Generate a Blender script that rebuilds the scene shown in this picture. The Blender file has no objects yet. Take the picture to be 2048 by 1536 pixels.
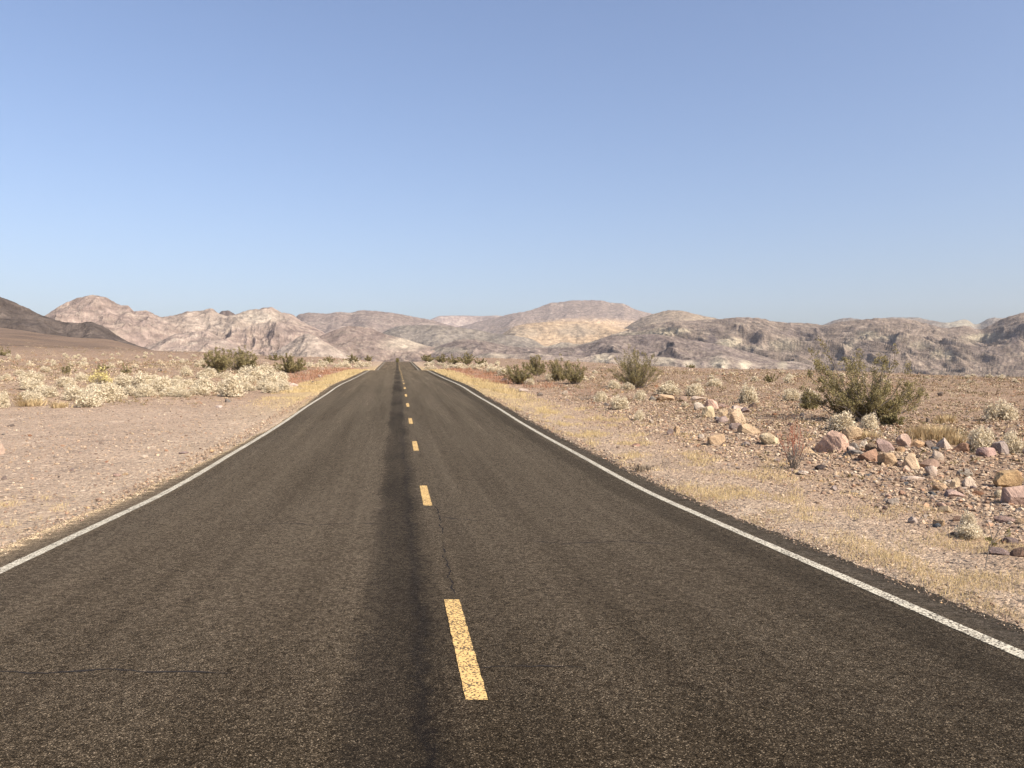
import bpy, math
import numpy as np
from math import radians
from mathutils import Vector

S = bpy.context.scene
COL = S.collection

# ------------------------------------------------------------------ camera, sky, sun, exposure
F = 1656.0            # focal length in pixels of the 2048 px wide photograph
CX, HY = 1024.0, 768.0
H = 1.75              # eye height above the near road
cd = bpy.data.cameras.new('camera')
cam = bpy.data.objects.new('camera', cd)
COL.objects.link(cam)
cam.location = (0, 0, H)
cam.rotation_euler = (radians(90), 0, 0)
cd.sensor_width = 36.0
cd.lens = F / 2048.0 * 36.0
cd.clip_start = 0.1
cd.clip_end = 60000
S.camera = cam

SUN_EL, SUN_AZ = radians(41), radians(129)      # azimuth clockwise from +Y (the view direction): right and a little behind
sdir = Vector((math.sin(SUN_AZ) * math.cos(SUN_EL), math.cos(SUN_AZ) * math.cos(SUN_EL), math.sin(SUN_EL)))
world = bpy.data.worlds.new('World')
S.world = world
world.use_nodes = True
wn = world.node_tree
wn.nodes.clear()
wo = wn.nodes.new('ShaderNodeOutputWorld')
bg = wn.nodes.new('ShaderNodeBackground')
sky = wn.nodes.new('ShaderNodeTexSky')
sky.sky_type = 'NISHITA'
sky.sun_disc = False
sky.sun_elevation = SUN_EL
sky.sun_rotation = SUN_AZ
sky.altitude = 0
sky.air_density = 1.0
sky.dust_density = 3.0
sky.ozone_density = 1.0
bg.inputs['Strength'].default_value = 0.107
tint = wn.nodes.new('ShaderNodeMix')
tint.data_type = 'RGBA'
tint.blend_type = 'MULTIPLY'
tint.inputs[0].default_value = 1.0
tint.inputs[7].default_value = (0.935, 0.940, 1.04, 1)
wn.links.new(sky.outputs['Color'], tint.inputs[6])
wn.links.new(tint.outputs[2], bg.inputs['Color'])
wn.links.new(bg.outputs[0], wo.inputs['Surface'])

sl = bpy.data.lights.new('sun', 'SUN')
sl.energy = 4.4
sl.angle = radians(0.5)
sl.color = (1.0, 0.93, 0.82)
sun = bpy.data.objects.new('sun', sl)
COL.objects.link(sun)
sun.rotation_euler = sdir.to_track_quat('Z', 'Y').to_euler()
S.view_settings.view_transform = 'Standard'
S.view_settings.look = 'None'
S.view_settings.exposure = 0.8
S.view_settings.gamma = 1.0
S.view_settings.use_curve_mapping = False

# ------------------------------------------------------------------ noise and mesh helpers
def _h(ix, iy, seed):
    n = (ix.astype(np.int64) * 374761393 + iy.astype(np.int64) * 668265263 + seed * 974711) & 0xffffffff
    n = ((n ^ (n >> 13)) * 1274126177) & 0xffffffff
    n = ((n ^ (n >> 16)) * 2246822519) & 0xffffffff
    return (n ^ (n >> 15)) & 0xffff

def gn(x, y, seed=0):
    """Gradient noise in about -1..1."""
    x = np.asarray(x, float); y = np.asarray(y, float)
    xi = np.floor(x); yi = np.floor(y); fx = x - xi; fy = y - yi
    u = fx * fx * fx * (fx * (fx * 6 - 15) + 10); v = fy * fy * fy * (fy * (fy * 6 - 15) + 10)
    def g(ax, ay, dx, dy):
        a = _h(ax, ay, seed) * (2 * math.pi / 65536)
        return np.cos(a) * dx + np.sin(a) * dy
    a = g(xi, yi, fx, fy); b = g(xi + 1, yi, fx - 1, fy)
    c = g(xi, yi + 1, fx, fy - 1); d = g(xi + 1, yi + 1, fx - 1, fy - 1)
    return 1.5 * ((a + u * (b - a)) * (1 - v) + (c + u * (d - c)) * v)

def fbm(x, y, o=4, seed=0, gain=0.5):
    r = 0; a = 1; f = 1; n = 0
    for i in range(o):
        r = r + a * gn(x * f, y * f, seed + 17 * i); n += a; a *= gain; f *= 2.03
    return r / n

def ridged(x, y, o=4, seed=0, gain=0.55):
    r = 0; a = 1; f = 1; n = 0
    for i in range(o):
        r = r + a * (1 - np.abs(gn(x * f, y * f, seed + 31 * i))) ** 2; n += a; a *= gain; f *= 2.05
    return r / n

def sstep(a, b, x):
    t = np.clip((x - a) / (b - a), 0, 1)
    return t * t * (3 - 2 * t)

def pchip(xk, yk):
    xk = np.array(xk, float); yk = np.array(yk, float)
    h = np.diff(xk); dl = np.diff(yk) / h
    m = np.zeros(len(xk)); m[0] = dl[0]; m[-1] = dl[-1]
    for i in range(1, len(xk) - 1):
        if dl[i - 1] * dl[i] > 0:
            w1 = 2 * h[i] + h[i - 1]; w2 = h[i] + 2 * h[i - 1]
            m[i] = (w1 + w2) / (w1 / dl[i - 1] + w2 / dl[i])
    def f(x):
        x = np.clip(np.asarray(x, float), xk[0], xk[-1])
        i = np.clip(np.searchsorted(xk, x, side='right') - 1, 0, len(xk) - 2)
        t = (x - xk[i]) / h[i]; t2 = t * t; t3 = t2 * t
        return ((2 * t3 - 3 * t2 + 1) * yk[i] + (t3 - 2 * t2 + t) * h[i] * m[i]
                + (-2 * t3 + 3 * t2) * yk[i + 1] + (t3 - t2) * h[i] * m[i + 1])
    return f

def mk(name, V, FS, mats, parent=None, col=None, uv=None, smooth=False, loc=None, mi=None):
    """One mesh object from numpy arrays; FS is one (n,k) face array or a list of them."""
    if isinstance(FS, np.ndarray): FS = [FS]
    V = np.asarray(V, np.float32)
    FS = [np.asarray(f, np.int32) for f in FS if len(f)]
    me = bpy.data.meshes.new(name)
    me.vertices.add(len(V)); me.vertices.foreach_set('co', V.ravel())
    li = np.concatenate([f.ravel() for f in FS])
    tot = np.concatenate([np.full(len(f), f.shape[1], np.int32) for f in FS])
    st = np.concatenate([[0], np.cumsum(tot)[:-1]]).astype(np.int32)
    me.loops.add(len(li)); me.loops.foreach_set('vertex_index', li)
    me.polygons.add(len(tot)); me.polygons.foreach_set('loop_start', st); me.polygons.foreach_set('loop_total', tot)
    me.polygons.foreach_set('use_smooth', np.full(len(tot), bool(smooth)))
    if not isinstance(mats, (list, tuple)): mats = [mats]
    for m in mats: me.materials.append(m)
    if mi is not None: me.polygons.foreach_set('material_index', np.asarray(mi, np.int32))
    if col is not None:
        ca = me.color_attributes.new('Col', 'FLOAT_COLOR', 'POINT')
        c4 = np.ones((len(V), 4), np.float32); c4[:, :3] = col
        ca.data.foreach_set('color', c4.ravel())
    if uv is not None:
        ul = me.uv_layers.new(name='UVMap')
        ul.data.foreach_set('uv', np.asarray(uv, np.float32)[li].ravel())
    me.update(); me.validate()
    o = bpy.data.objects.new(name, me)
    COL.objects.link(o)
    if parent is not None: o.parent = parent
    if loc is not None: o.location = loc
    return o

def tag(o, label=None, cat=None, group=None, kind=None):
    if label: o['label'] = label
    if cat: o['category'] = cat
    if group: o['group'] = group
    if kind: o['kind'] = kind
    return o

def empty(name, loc, label, cat, group=None):
    o = bpy.data.objects.new(name, None); COL.objects.link(o)
    o.empty_display_size = 0.2; o.location = loc
    return tag(o, label, cat, group)

def grid_faces(nr, nc):
    i = np.arange(nr - 1)[:, None] * nc + np.arange(nc - 1)[None, :]
    i = i.ravel()
    return np.stack([i, i + 1, i + nc + 1, i + nc], 1)

class MB:
    def __init__(s): s.V = []; s.F = []; s.n = 0
    def add(s, V, Fc):
        s.V.append(np.asarray(V, float)); s.F.append(np.asarray(Fc) + s.n); s.n += len(V)
    def tube(s, P, R, k=4):
        P = np.asarray(P, float); n = len(P); R = np.broadcast_to(R, (n,))
        T = np.gradient(P, axis=0); T /= np.linalg.norm(T, axis=1)[:, None] + 1e-9
        a = np.where(np.abs(T[:, 2:3]) < 0.9, np.array([[0, 0, 1.0]]), np.array([[1.0, 0, 0]]))
        A = np.cross(T, a); A /= np.linalg.norm(A, axis=1)[:, None] + 1e-9
        B = np.cross(T, A)
        th = np.arange(k) * 2 * math.pi / k
        V = P[:, None] + R[:, None, None] * (A[:, None] * np.cos(th)[None, :, None] + B[:, None] * np.sin(th)[None, :, None])
        f = []
        for j in range(k):
            i = np.arange(n - 1) * k
            f.append(np.stack([i + j, i + (j + 1) % k, i + k + (j + 1) % k, i + k + j], 1))
        s.add(V.reshape(-1, 3), np.concatenate(f))
    def get(s):
        by = {}
        for f in s.F: by.setdefault(f.shape[1], []).append(f)
        return np.concatenate(s.V), [np.concatenate(v) for v in by.values()]

def quads(rng, C, size, aspect=1.7, up=0.4):
    """Leaf-sized faces at the points C, turned every way."""
    n = len(C); d = rng.normal(size=(n, 3)); d[:, 2] += up * 1.5
    d /= np.linalg.norm(d, axis=1)[:, None]
    e = np.cross(d, rng.normal(size=(n, 3))); e /= np.linalg.norm(e, axis=1)[:, None] + 1e-9
    sz = size * rng.uniform(0.6, 1.35, (n, 1))
    a = d * sz * aspect / 2; b = e * sz / 2
    V = np.stack([C - a, C + b * 0.9, C + a, C - b * 0.9], 1).reshape(-1, 3)
    return V, np.arange(n * 4).reshape(n, 4)

# ------------------------------------------------------------------ materials
def newmat(name, rough=0.95, spec=0.2):
    m = bpy.data.materials.new(name); m.use_nodes = True
    nt = m.node_tree; p = nt.nodes['Principled BSDF']
    p.inputs['Roughness'].default_value = rough
    p.inputs['Specular IOR Level'].default_value = spec
    return m, nt, p

class NT:
    """A few shortcuts for wiring nodes."""
    def __init__(s, nt): s.nt = nt
    def n(s, t, **kw):
        x = s.nt.nodes.new(t)
        for k, v in kw.items(): setattr(x, k, v)
        return x
    def put(s, sock, v):
        if hasattr(v, 'is_linked') or isinstance(v, bpy.types.NodeSocket): s.nt.links.new(v, sock)
        else: sock.default_value = v
    def math(s, op, a, b=0.0, c=0.0, clamp=False):
        x = s.n('ShaderNodeMath', operation=op, use_clamp=clamp)
        s.put(x.inputs[0], a); s.put(x.inputs[1], b); s.put(x.inputs[2], c)
        return x.outputs[0]
    def mix(s, f, a, b, mode='MIX'):
        x = s.n('ShaderNodeMix', data_type='RGBA', blend_type=mode)
        s.put(x.inputs[0], f)
        for i, v in ((6, a), (7, b)):
            if isinstance(v, tuple): v = (*v[:3], 1)
            s.put(x.inputs[i], v)
        return x.outputs[2]
    def rng(s, v, a, b, c=0.0, d=1.0, smooth=False):
        x = s.n('ShaderNodeMapRange', interpolation_type='SMOOTHSTEP' if smooth else 'LINEAR')
        s.put(x.inputs[0], v)
        for i, q in enumerate((a, b, c, d)): s.put(x.inputs[i + 1], q)
        return x.outputs[0]
    def noise(s, vec, scale, detail=3, rough=0.55, dim='3D'):
        x = s.n('ShaderNodeTexNoise', noise_dimensions=dim)
        s.nt.links.new(vec, x.inputs['Vector'])
        x.inputs['Scale'].default_value = scale; x.inputs['Detail'].default_value = detail; x.inputs['Roughness'].default_value = rough
        return x.outputs['Fac']
    def vor(s, vec, scale, feature='F1'):
        x = s.n('ShaderNodeTexVoronoi', feature=feature)
        s.nt.links.new(vec, x.inputs['Vector']); x.inputs['Scale'].default_value = scale
        return x
    def map(s, vec, scale=(1, 1, 1), loc=(0, 0, 0)):
        x = s.n('ShaderNodeMapping'); s.nt.links.new(vec, x.inputs[0])
        x.inputs['Scale'].default_value = scale; x.inputs['Location'].default_value = loc
        return x.outputs[0]
    def sep(s, c):
        x = s.n('ShaderNodeSeparateXYZ'); s.nt.links.new(c, x.inputs[0]); return x.outputs
    def bump(s, h, strength, dist, p):
        x = s.n('ShaderNodeBump'); s.put(x.inputs['Height'], h)
        x.inputs['Strength'].default_value = strength; x.inputs['Distance'].default_value = dist
        s.nt.links.new(x.outputs[0], p.inputs['Normal'])

def ground_material():
    m, nt, p = newmat('desert_soil', 1.0, 0.05); N = NT(nt)
    g = N.n('ShaderNodeNewGeometry').outputs['Position']
    att = N.n('ShaderNodeVertexColor', layer_name='Col').outputs['Color']
    big = N.noise(g, 0.45, 4)
    fine = N.noise(g, 16.0, 6, 0.7)
    att = N.mix(1.0, att, (0.92, 0.885, 0.83), 'MULTIPLY')
    c = N.mix(1.0, att, N.mix(N.rng(big, 0.3, 0.7), (0.84, 0.83, 0.82), (1.12, 1.11, 1.1)), 'MULTIPLY')
    c = N.mix(1.0, c, N.mix(N.rng(fine, 0.3, 0.7), (0.58, 0.56, 0.55), (1.42, 1.42, 1.42)), 'MULTIPLY')
    for sc, lo, f in ((1.3, 0.84, 0.45), (3.2, 0.80, 0.6), (62.0, 0.45, 0.85), (24.0, 0.5, 0.95), (11.0, 0.6, 0.9)):
        v = N.vor(g, sc)
        r = N.sep(v.outputs['Color'])
        cr = N.n('ShaderNodeValToRGB'); nt.links.new(r[1], cr.inputs[0])
        el = cr.color_ramp.elements
        el[0].position = 0; el[0].color = (0.30, 0.31, 0.34, 1)
        el[1].position = 1; el[1].color = (1.95, 1.98, 2.0, 1)
        for pos, q in ((0.3, (0.62, 0.60, 0.62, 1)), (0.55, (1.08, 1.0, 0.96, 1)), (0.8, (1.30, 1.25, 1.2, 1))):
            e = el.new(pos); e.color = q
        mask = N.math('MULTIPLY', N.math('GREATER_THAN', r[0], lo), N.rng(v.outputs['Distance'], 0.4, 0.5, 1.0, 0.0))
        c = N.mix(N.math('MULTIPLY', mask, f), c, N.mix(1.0, att, cr.outputs[0], 'MULTIPLY'))
    nt.links.new(c, p.inputs['Base Color'])
    v1 = N.vor(g, 30.0).outputs['Distance']; v2 = N.vor(g, 9.0).outputs['Distance']
    hgt = N.math('ADD', N.math('MULTIPLY', v1, -0.5), N.math('ADD', N.math('MULTIPLY', v2, -0.8), N.math('MULTIPLY', fine, 0.8)))
    N.bump(hgt, 0.9, 0.05, p)
    return m

def asphalt_nodes(N, nt):
    uv = N.n('ShaderNodeUVMap', uv_map='UVMap').outputs[0]
    g = N.n('ShaderNodeNewGeometry').outputs['Position']
    q, v, _ = N.sep(uv)
    vo = N.vor(g, 155.0); r = N.sep(vo.outputs['Color'])
    agg = N.math('POWER', r[0], 2.2)
    base = N.mix(agg, (0.0075, 0.0055, 0.0034), (0.056, 0.0415, 0.0255))
    spark = N.math('GREATER_THAN', r[1], 0.95)
    base = N.mix(N.math('MULTIPLY', spark, 0.6), base, (0.26, 0.205, 0.14))
    mid = N.sep(N.vor(g, 34.0).outputs['Color'])[0]
    base = N.mix(1.0, base, N.mix(mid, (0.78, 0.77, 0.76), (1.22, 1.22, 1.22)), 'MULTIPLY')
    streak = N.noise(N.map(uv, (1.5, 0.045, 1)), 1.0, 5, 0.6)
    base = N.mix(1.0, base, N.mix(N.rng(streak, 0.32, 0.68), (0.80, 0.78, 0.75), (1.2, 1.2, 1.2)), 'MULTIPLY')
    lanes = N.noise(N.map(uv, (7.0, 0.025, 1)), 1.0, 4, 0.6)
    base = N.mix(1.0, base, N.mix(N.rng(lanes, 0.3, 0.7), (0.87, 0.865, 0.86), (1.13, 1.13, 1.13)), 'MULTIPLY')
    mott = N.noise(uv, 0.9, 4, 0.6)
    base = N.mix(1.0, base, N.mix(N.rng(mott, 0.3, 0.7), (0.88, 0.87, 0.85), (1.1, 1.1, 1.1)), 'MULTIPLY')
    wob = N.math('SUBTRACT', N.noise(N.map(uv, (0.0, 0.35, 1)), 1.0, 3), 0.5)
    rag = N.math('SUBTRACT', N.noise(uv, 5.0, 4, 0.7), 0.5)
    qq = N.math('ADD', q, N.math('ADD', N.math('MULTIPLY', wob, 0.34), N.math('MULTIPLY', rag, 0.30)))
    def band(a, b, s, sa=None):
        sa = sa or s
        return N.math('MULTIPLY', N.rng(qq, a - sa, a + sa, 0, 1, True), N.rng(qq, b - s, b + s, 1, 0, True))
    patch = N.rng(N.noise(N.map(uv, (0.5, 0.13, 1)), 1.0, 3), 0.3, 0.6, 0.45, 1.0)
    dark = N.math('MULTIPLY', N.math('MULTIPLY', band(-0.42, 0.13, 0.16, 0.09), 0.70), patch)
    base = N.mix(dark, base, (0.0099, 0.0084, 0.0074))
    base = N.mix(N.math('MULTIPLY', band(-0.04, 0.03, 0.035), 0.75), base, (0.0062, 0.0053, 0.0053))
    base = N.mix(N.math('MULTIPLY', band(3.30, 3.75, 0.18), 0.45), base, (0.0112, 0.0090, 0.0068))
    base = N.mix(N.math('MULTIPLY', band(3.98, 4.6, 0.05), 0.42), base, (0.0149, 0.0118, 0.0087))
    base = N.mix(N.math('MULTIPLY', band(-3.7, -3.2, 0.2), 0.3), base, (0.0130, 0.0105, 0.0081))
    base = N.mix(N.math('MULTIPLY', band(0.5, 0.62, 0.09), 0.22), base, (0.0112, 0.0090, 0.0068))
    keep = N.math('SUBTRACT', 1.0, N.math('MULTIPLY', N.math('MAXIMUM', dark, N.math('MULTIPLY', band(3.30, 3.75, 0.18), 0.5)), 0.95))
    keep = N.math('MULTIPLY', keep, N.math('MULTIPLY', N.rng(streak, 0.3, 0.7, 0.7, 1.2), N.rng(lanes, 0.3, 0.7, 0.90, 1.09)))
    keep = N.math('MULTIPLY', keep, N.math('MULTIPLY', N.rng(mid, 0, 1, 0.55, 1.45), N.rng(agg, 0, 1, 0.6, 1.7)))
    return base, r, vo, g, keep

def asphalt_material():
    m, nt, p = newmat('asphalt', 0.95, 0.03); N = NT(nt)
    base, r, vo, g, keep = asphalt_nodes(N, nt)
    nt.links.new(base, p.inputs['Base Color'])
    N.put(p.inputs['Sheen Weight'], N.math('MULTIPLY', keep, 0.52))
    p.inputs['Sheen Roughness'].default_value = 0.19
    p.inputs['Sheen Tint'].default_value = (1.0, 0.765, 0.50, 1)
    N.bump(vo.outputs['Distance'], 0.5, -0.006, p)
    return m

def paint_material(name, colr, worn):
    m, nt, p = newmat(name, 0.85, 0.2); N = NT(nt)
    g = N.n('ShaderNodeNewGeometry').outputs['Position']
    vo = N.vor(g, 95.0); r = N.sep(vo.outputs['Color'])
    wear = N.noise(g, 2.2, 3)
    th = N.rng(wear, 0.3, 0.75, worn - 0.08, worn + 0.22)
    miss = N.math('LESS_THAN', r[2], th)
    pc = N.mix(1.0, colr, N.mix(r[0], (0.78, 0.76, 0.72), (1.1, 1.1, 1.1)), 'MULTIPLY')
    c = N.mix(N.math('MULTIPLY', miss, 0.88), pc, (0.05, 0.039, 0.028))
    nt.links.new(c, p.inputs['Base Color'])
    N.bump(vo.outputs['Distance'], 0.4, -0.005, p)
    return m

def plain_noise_material(name, a, b, scale, rough=0.95, trans=None):
    m, nt, p = newmat(name, rough, 0.1); N = NT(nt)
    g = N.n('ShaderNodeNewGeometry').outputs['Position']
    f = N.rng(N.noise(g, scale, 3, 0.6), 0.3, 0.7)
    c = N.mix(f, a, b)
    nt.links.new(c, p.inputs['Base Color'])
    if trans:
        t = N.n('ShaderNodeBsdfTranslucent'); nt.links.new(c, t.inputs['Color'])
        mx = N.n('ShaderNodeMixShader'); mx.inputs[0].default_value = trans
        nt.links.new(p.outputs[0], mx.inputs[1]); nt.links.new(t.outputs[0], mx.inputs[2])
        nt.links.new(mx.outputs[0], nt.nodes['Material Output'].inputs['Surface'])
    return m

def attr_material(name, scale, bump, amp=0.35, bdist=4.0):
    m, nt, p = newmat(name, 1.0, 0.0); N = NT(nt)
    g = N.n('ShaderNodeNewGeometry').outputs['Position']
    att = N.n('ShaderNodeVertexColor', layer_name='Col').outputs['Color']
    f = N.noise(g, scale, 6, 0.68)
    att = N.mix(1.0, att, (0.92, 0.885, 0.83), 'MULTIPLY')
    c = N.mix(1.0, att, N.mix(N.rng(f, 0.3, 0.7), (1 - amp,) * 3, (1 + amp,) * 3), 'MULTIPLY')
    nt.links.new(c, p.inputs['Base Color'])
    if bump:
        st = N.noise(N.map(g, (0.030, 0.020, 0.07), (3, 1, 0)), 1.0, 6, 0.72)
        c = N.mix(1.0, c, N.mix(N.rng(st, 0.36, 0.64), (0.80, 0.79, 0.80), (1.2, 1.2, 1.19)), 'MULTIPLY')
        nt.links.new(c, p.inputs['Base Color'])
        N.bump(N.math('ADD', f, st), bump, bdist, p)
    return m

def rock_material():
    m, nt, p = newmat('boulder_stone', 0.95, 0.12); N = NT(nt)
    oi = N.n('ShaderNodeObjectInfo')
    tc = N.n('ShaderNodeTexCoord').outputs['Object']
    off = N.n('ShaderNodeVectorMath', operation='ADD'); nt.links.new(tc, off.inputs[0])
    cb = N.n('ShaderNodeCombineXYZ'); N.put(cb.inputs[0], N.math('MULTIPLY', oi.outputs['Random'], 50.0))
    nt.links.new(cb.outputs[0], off.inputs[1]); vec = off.outputs[0]
    a = N.noise(vec, 4.0, 5, 0.6); b = N.noise(vec, 26.0, 5, 0.7)
    c = N.mix(1.0, oi.outputs['Color'], N.mix(N.rng(a, 0.3, 0.7), (0.66, 0.63, 0.62), (1.2, 1.17, 1.12)), 'MULTIPLY')
    c = N.mix(1.0, c, N.mix(N.rng(b, 0.3, 0.7), (0.78, 0.77, 0.76), (1.17, 1.17, 1.17)), 'MULTIPLY')
    stain = N.rng(N.noise(vec, 2.2, 4, 0.65), 0.56, 0.68)
    c = N.mix(N.math('MULTIPLY', stain, 0.35), c, (0.2, 0.1, 0.06))
    nt.links.new(c, p.inputs['Base Color'])
    N.bump(N.math('ADD', a, N.math('MULTIPLY', b, 0.5)), 0.8, 0.07, p)
    return m

M_GROUND = ground_material()
M_ASPH = asphalt_material()
M_WHITE = paint_material('white_road_paint', (0.50, 0.455, 0.36), 0.32)
M_YELLOW = paint_material('yellow_road_paint', (0.60, 0.395, 0.155), 0.28)
M_CRACK = plain_noise_material('crack_filler', (0.016, 0.014, 0.013), (0.035, 0.029, 0.025), 30)
M_ROCK = rock_material()
M_STONES = attr_material('loose_stone', 60.0, 0.0)
M_STONES.node_tree.nodes['Principled BSDF'].inputs['Specular IOR Level'].default_value = 0.1
M_MTN = attr_material('bare_mountain', 0.05, 0.9, 0.42, 9.0)
M_CREO = plain_noise_material('creosote_leaf', (0.165, 0.14, 0.060), (0.345, 0.285, 0.14), 2.2, 0.8, 0.3)
M_CREO_STEM = plain_noise_material('grey_stem', (0.11, 0.09, 0.075), (0.26, 0.22, 0.18), 6)
M_PALE = plain_noise_material('bleached_leaf', (0.53, 0.445, 0.305), (0.74, 0.65, 0.485), 5, 0.9, 0.25)
M_PALE_STEM = plain_noise_material('dead_twig', (0.20, 0.155, 0.11), (0.38, 0.31, 0.23), 9)
M_YFLOW = plain_noise_material('yellow_blossom', (0.46, 0.37, 0.13), (0.72, 0.62, 0.30), 7, 0.9, 0.2)
M_GRASS = plain_noise_material('dry_grass', (0.46, 0.345, 0.17), (0.62, 0.48, 0.265), 1.5, 0.9, 0.25)
M_STRAW = plain_noise_material('straw', (0.40, 0.29, 0.155), (0.58, 0.45, 0.26), 5, 0.9, 0.25)
M_REDTWIG = plain_noise_material('red_twig', (0.27, 0.10, 0.065), (0.42, 0.19, 0.12), 8)
M_REDWEED = plain_noise_material('red_weed', (0.27, 0.135, 0.08), (0.38, 0.215, 0.13), 0.8, 0.9, 0.2)
M_BROWN = attr_material('dry_scrub', 3.0, 0.0, 0.3)

# ------------------------------------------------------------------ the shape of the land
ROAD_X0, ROAD_A, HALF = 0.16, -0.1385, 3.875
P = pchip([-60, 0, 4.6, 12, 19.2, 26.5, 33.9, 42.5, 52.6, 69.8, 92, 115.7, 128, 140, 152, 167, 200, 270, 300, 330, 420, 700],
          [0, 0, 0, 0, .2, .47, .82, 1.18, 1.64, 2.19, 2.93, 3.67, 3.80, 3.74, 4.1, 4.87, 6.25, 9.05, 9.6, 9.3, 8.0, 7.0])
def road_x(Y): return ROAD_X0 + ROAD_A * Y

UK = np.array([-0.9, -0.65, -0.5, -0.41, -0.25, -0.14, -0.05, 0.29, 0.62, 0.9])
YK = np.array([1, 20, 27, 42, 70, 116, 150, 200, 300, 600, 1200])
# how many photo pixels the land stands above (+) or below (-) the road's own level, per bearing (rows) and distance (columns)
DK = np.array([
    [0, 0, 0, 5, 16, 22, 24, 28, 36, 116, 90],
    [0, 0, 0, 4, 14, 18, 21, 25, 32, 100, 70],
    [0, 0, 0, 3, 12, 16, 19, 21, 27, 76, 45],
    [0, 0, 0, 3, 10, 14, 17, 18, 21, 48, 20],
    [0, 0, 0, 2, 6, 8, 9, 10, 9, 0, 0],
    [0, 0, 0, 0, 0, 0, 0, 0, 0, 0, 0],
    [0, 0, 0, 0, 3, 4, 6, 8, 6, 0, 0],
    [0, 0, 0, 0, -3, -3, -3, -11, -18, -10, 0],
    [0, 0, 0, -3, -12, -17, -18, -28, -34, -20, 0],
    [0, 0, 0, -5, -18, -24, -28, -36, -44, -30, 0]], float)

def land(X, Y, detail=True):
    X = np.asarray(X, float); Y = np.asarray(Y, float)
    Yc = np.maximum(Y, 1.0)
    q = X - road_x(Y)
    u = np.clip(X / np.maximum(Y, 6.0), UK[0], UK[-1])
    iu = np.clip(np.searchsorted(UK, u, side='right') - 1, 0, len(UK) - 2)
    ly = np.log(np.clip(Yc, YK[0], YK[-1])); lk = np.log(YK)
    iy = np.clip(np.searchsorted(lk, ly, side='right') - 1, 0, len(YK) - 2)
    fu = (u - UK[iu]) / (UK[iu + 1] - UK[iu]); fu = fu * fu * (3 - 2 * fu)
    fy = (ly - lk[iy]) / (lk[iy + 1] - lk[iy])
    d = (DK[iu, iy] * (1 - fu) * (1 - fy) + DK[iu + 1, iy] * fu * (1 - fy) + DK[iu, iy + 1] * (1 - fu) * fy + DK[iu + 1, iy + 1] * fu * fy)
    aq = np.abs(q)
    away = sstep(5.0, 14.0, aq)
    z = P(Y) + d * np.clip(Yc, 1, 1400) / F * away
    under = 1 - sstep(4.15, 4.75, aq)
    z = z - 0.022 - 0.05 * under * (Y < 400)
    if detail:
        rough = sstep(4.2, 6.0, aq)
        pull = sstep(-24, -15, q) * (q < 0) * (1 - sstep(26, 40, Y))      # the smooth gravel pull-out
        bumpy = rough * (1 - 0.85 * pull)
        z = z + bumpy * (0.055 * fbm(X / 1.3, Y / 1.3, 3, 3) + 0.16 * fbm(X / 6.0, Y / 6.0, 3, 5) * sstep(6, 11, aq))
        z = z + sstep(12, 30, aq) * sstep(40, 90, Y) * 0.35 * fbm(X / 22.0, Y / 30.0, 3, 8)
        z = z + sstep(300, 500, Y) * sstep(40, 120, aq) * 1.6 * fbm(X / 60.0, Y / 120.0, 3, 9)
        z = z + (0.016 * gn(X / 0.35, Y / 0.5, 11) + 0.014 * gn(X / 1.1, Y / 1.6, 12)) * sstep(3.9, 4.3, aq)
    return z

_ys = np.exp(np.linspace(math.log(3.2), math.log(900), 6000))
def on_land(px, py):
    """The point of the land seen at a photo pixel (base of a thing)."""
    u = (px - CX) / F
    zl = land(u * _ys, _ys, False); row = HY - F * (zl - H) / _ys
    hit = np.where(row <= py)[0]
    i = hit[0] if len(hit) else int(np.argmin(np.where(_ys < 420, row, 9e9)))
    y = _ys[i]; x = u * y
    return x, y, float(land(np.array([x]), np.array([y]))[0])

def tight(a, b, lo, g):
    """Spacing that grows with distance."""
    out = [a]; s = lo
    while out[-1] < b: out.append(out[-1] + s); s *= 1 + g
    return np.array(out)

ya = np.concatenate([-tight(0, 60, 0.6, 0.06)[::-1][:-1], np.arange(0, 3, 0.25), 3 + np.cumsum(np.r_[0, 0.085 * 1.0105 ** np.arange(680)])])
ya = ya[ya < 9000]
if ya[-1] < 9000: ya = np.concatenate([ya, tight(ya[-1] * 1.02, 9500, ya[-1] * 0.02, 0.03)])
side = np.concatenate([np.arange(0, 3.9, 0.65), np.arange(3.9, 5.2, 0.085), 5.2 + np.cumsum(np.r_[0, 0.1 * 1.02 ** np.arange(360)])])
side = np.concatenate([side[side < 7000]])
qa = np.concatenate([-side[::-1][:-1], side])
QQ, YY = np.meshgrid(qa, ya)
XX = QQ + road_x(np.minimum(YY, 600))
ZZ = land(XX, YY)
Xf, Yf, Qf = XX.ravel(), YY.ravel(), QQ.ravel()

def lerp(c, col, w): return c + (np.array(col) - c) * w[:, None]
aq = np.abs(Qf)
c = np.tile(np.array([0.345, 0.262, 0.196]), (len(Xf), 1))
c = lerp(c, (0.30, 0.222, 0.165), sstep(-0.2, 0.4, fbm(Xf / 5, Yf / 5, 3, 21)) * sstep(6, 9, aq))
c = lerp(c, (0.262, 0.192, 0.140), sstep(7, 10, Qf) * np.clip(0.75 + 0.9 * fbm(Xf / 2.5, Yf / 2.5, 4, 33), 0, 0.9))
pull = sstep(-26, -17, Qf) * (Qf < 0) * (1 - sstep(28, 42, Yf))
c = lerp(c, (0.385, 0.312, 0.248), pull * (0.75 + 0.25 * fbm(Xf / 3, Yf / 3, 3, 22)))
c = lerp(c, (0.40, 0.325, 0.25), (1 - sstep(4.6, 7.5, aq + 0.8 * fbm(Xf / 2, Yf / 3, 2, 23))) * 0.75)
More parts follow.
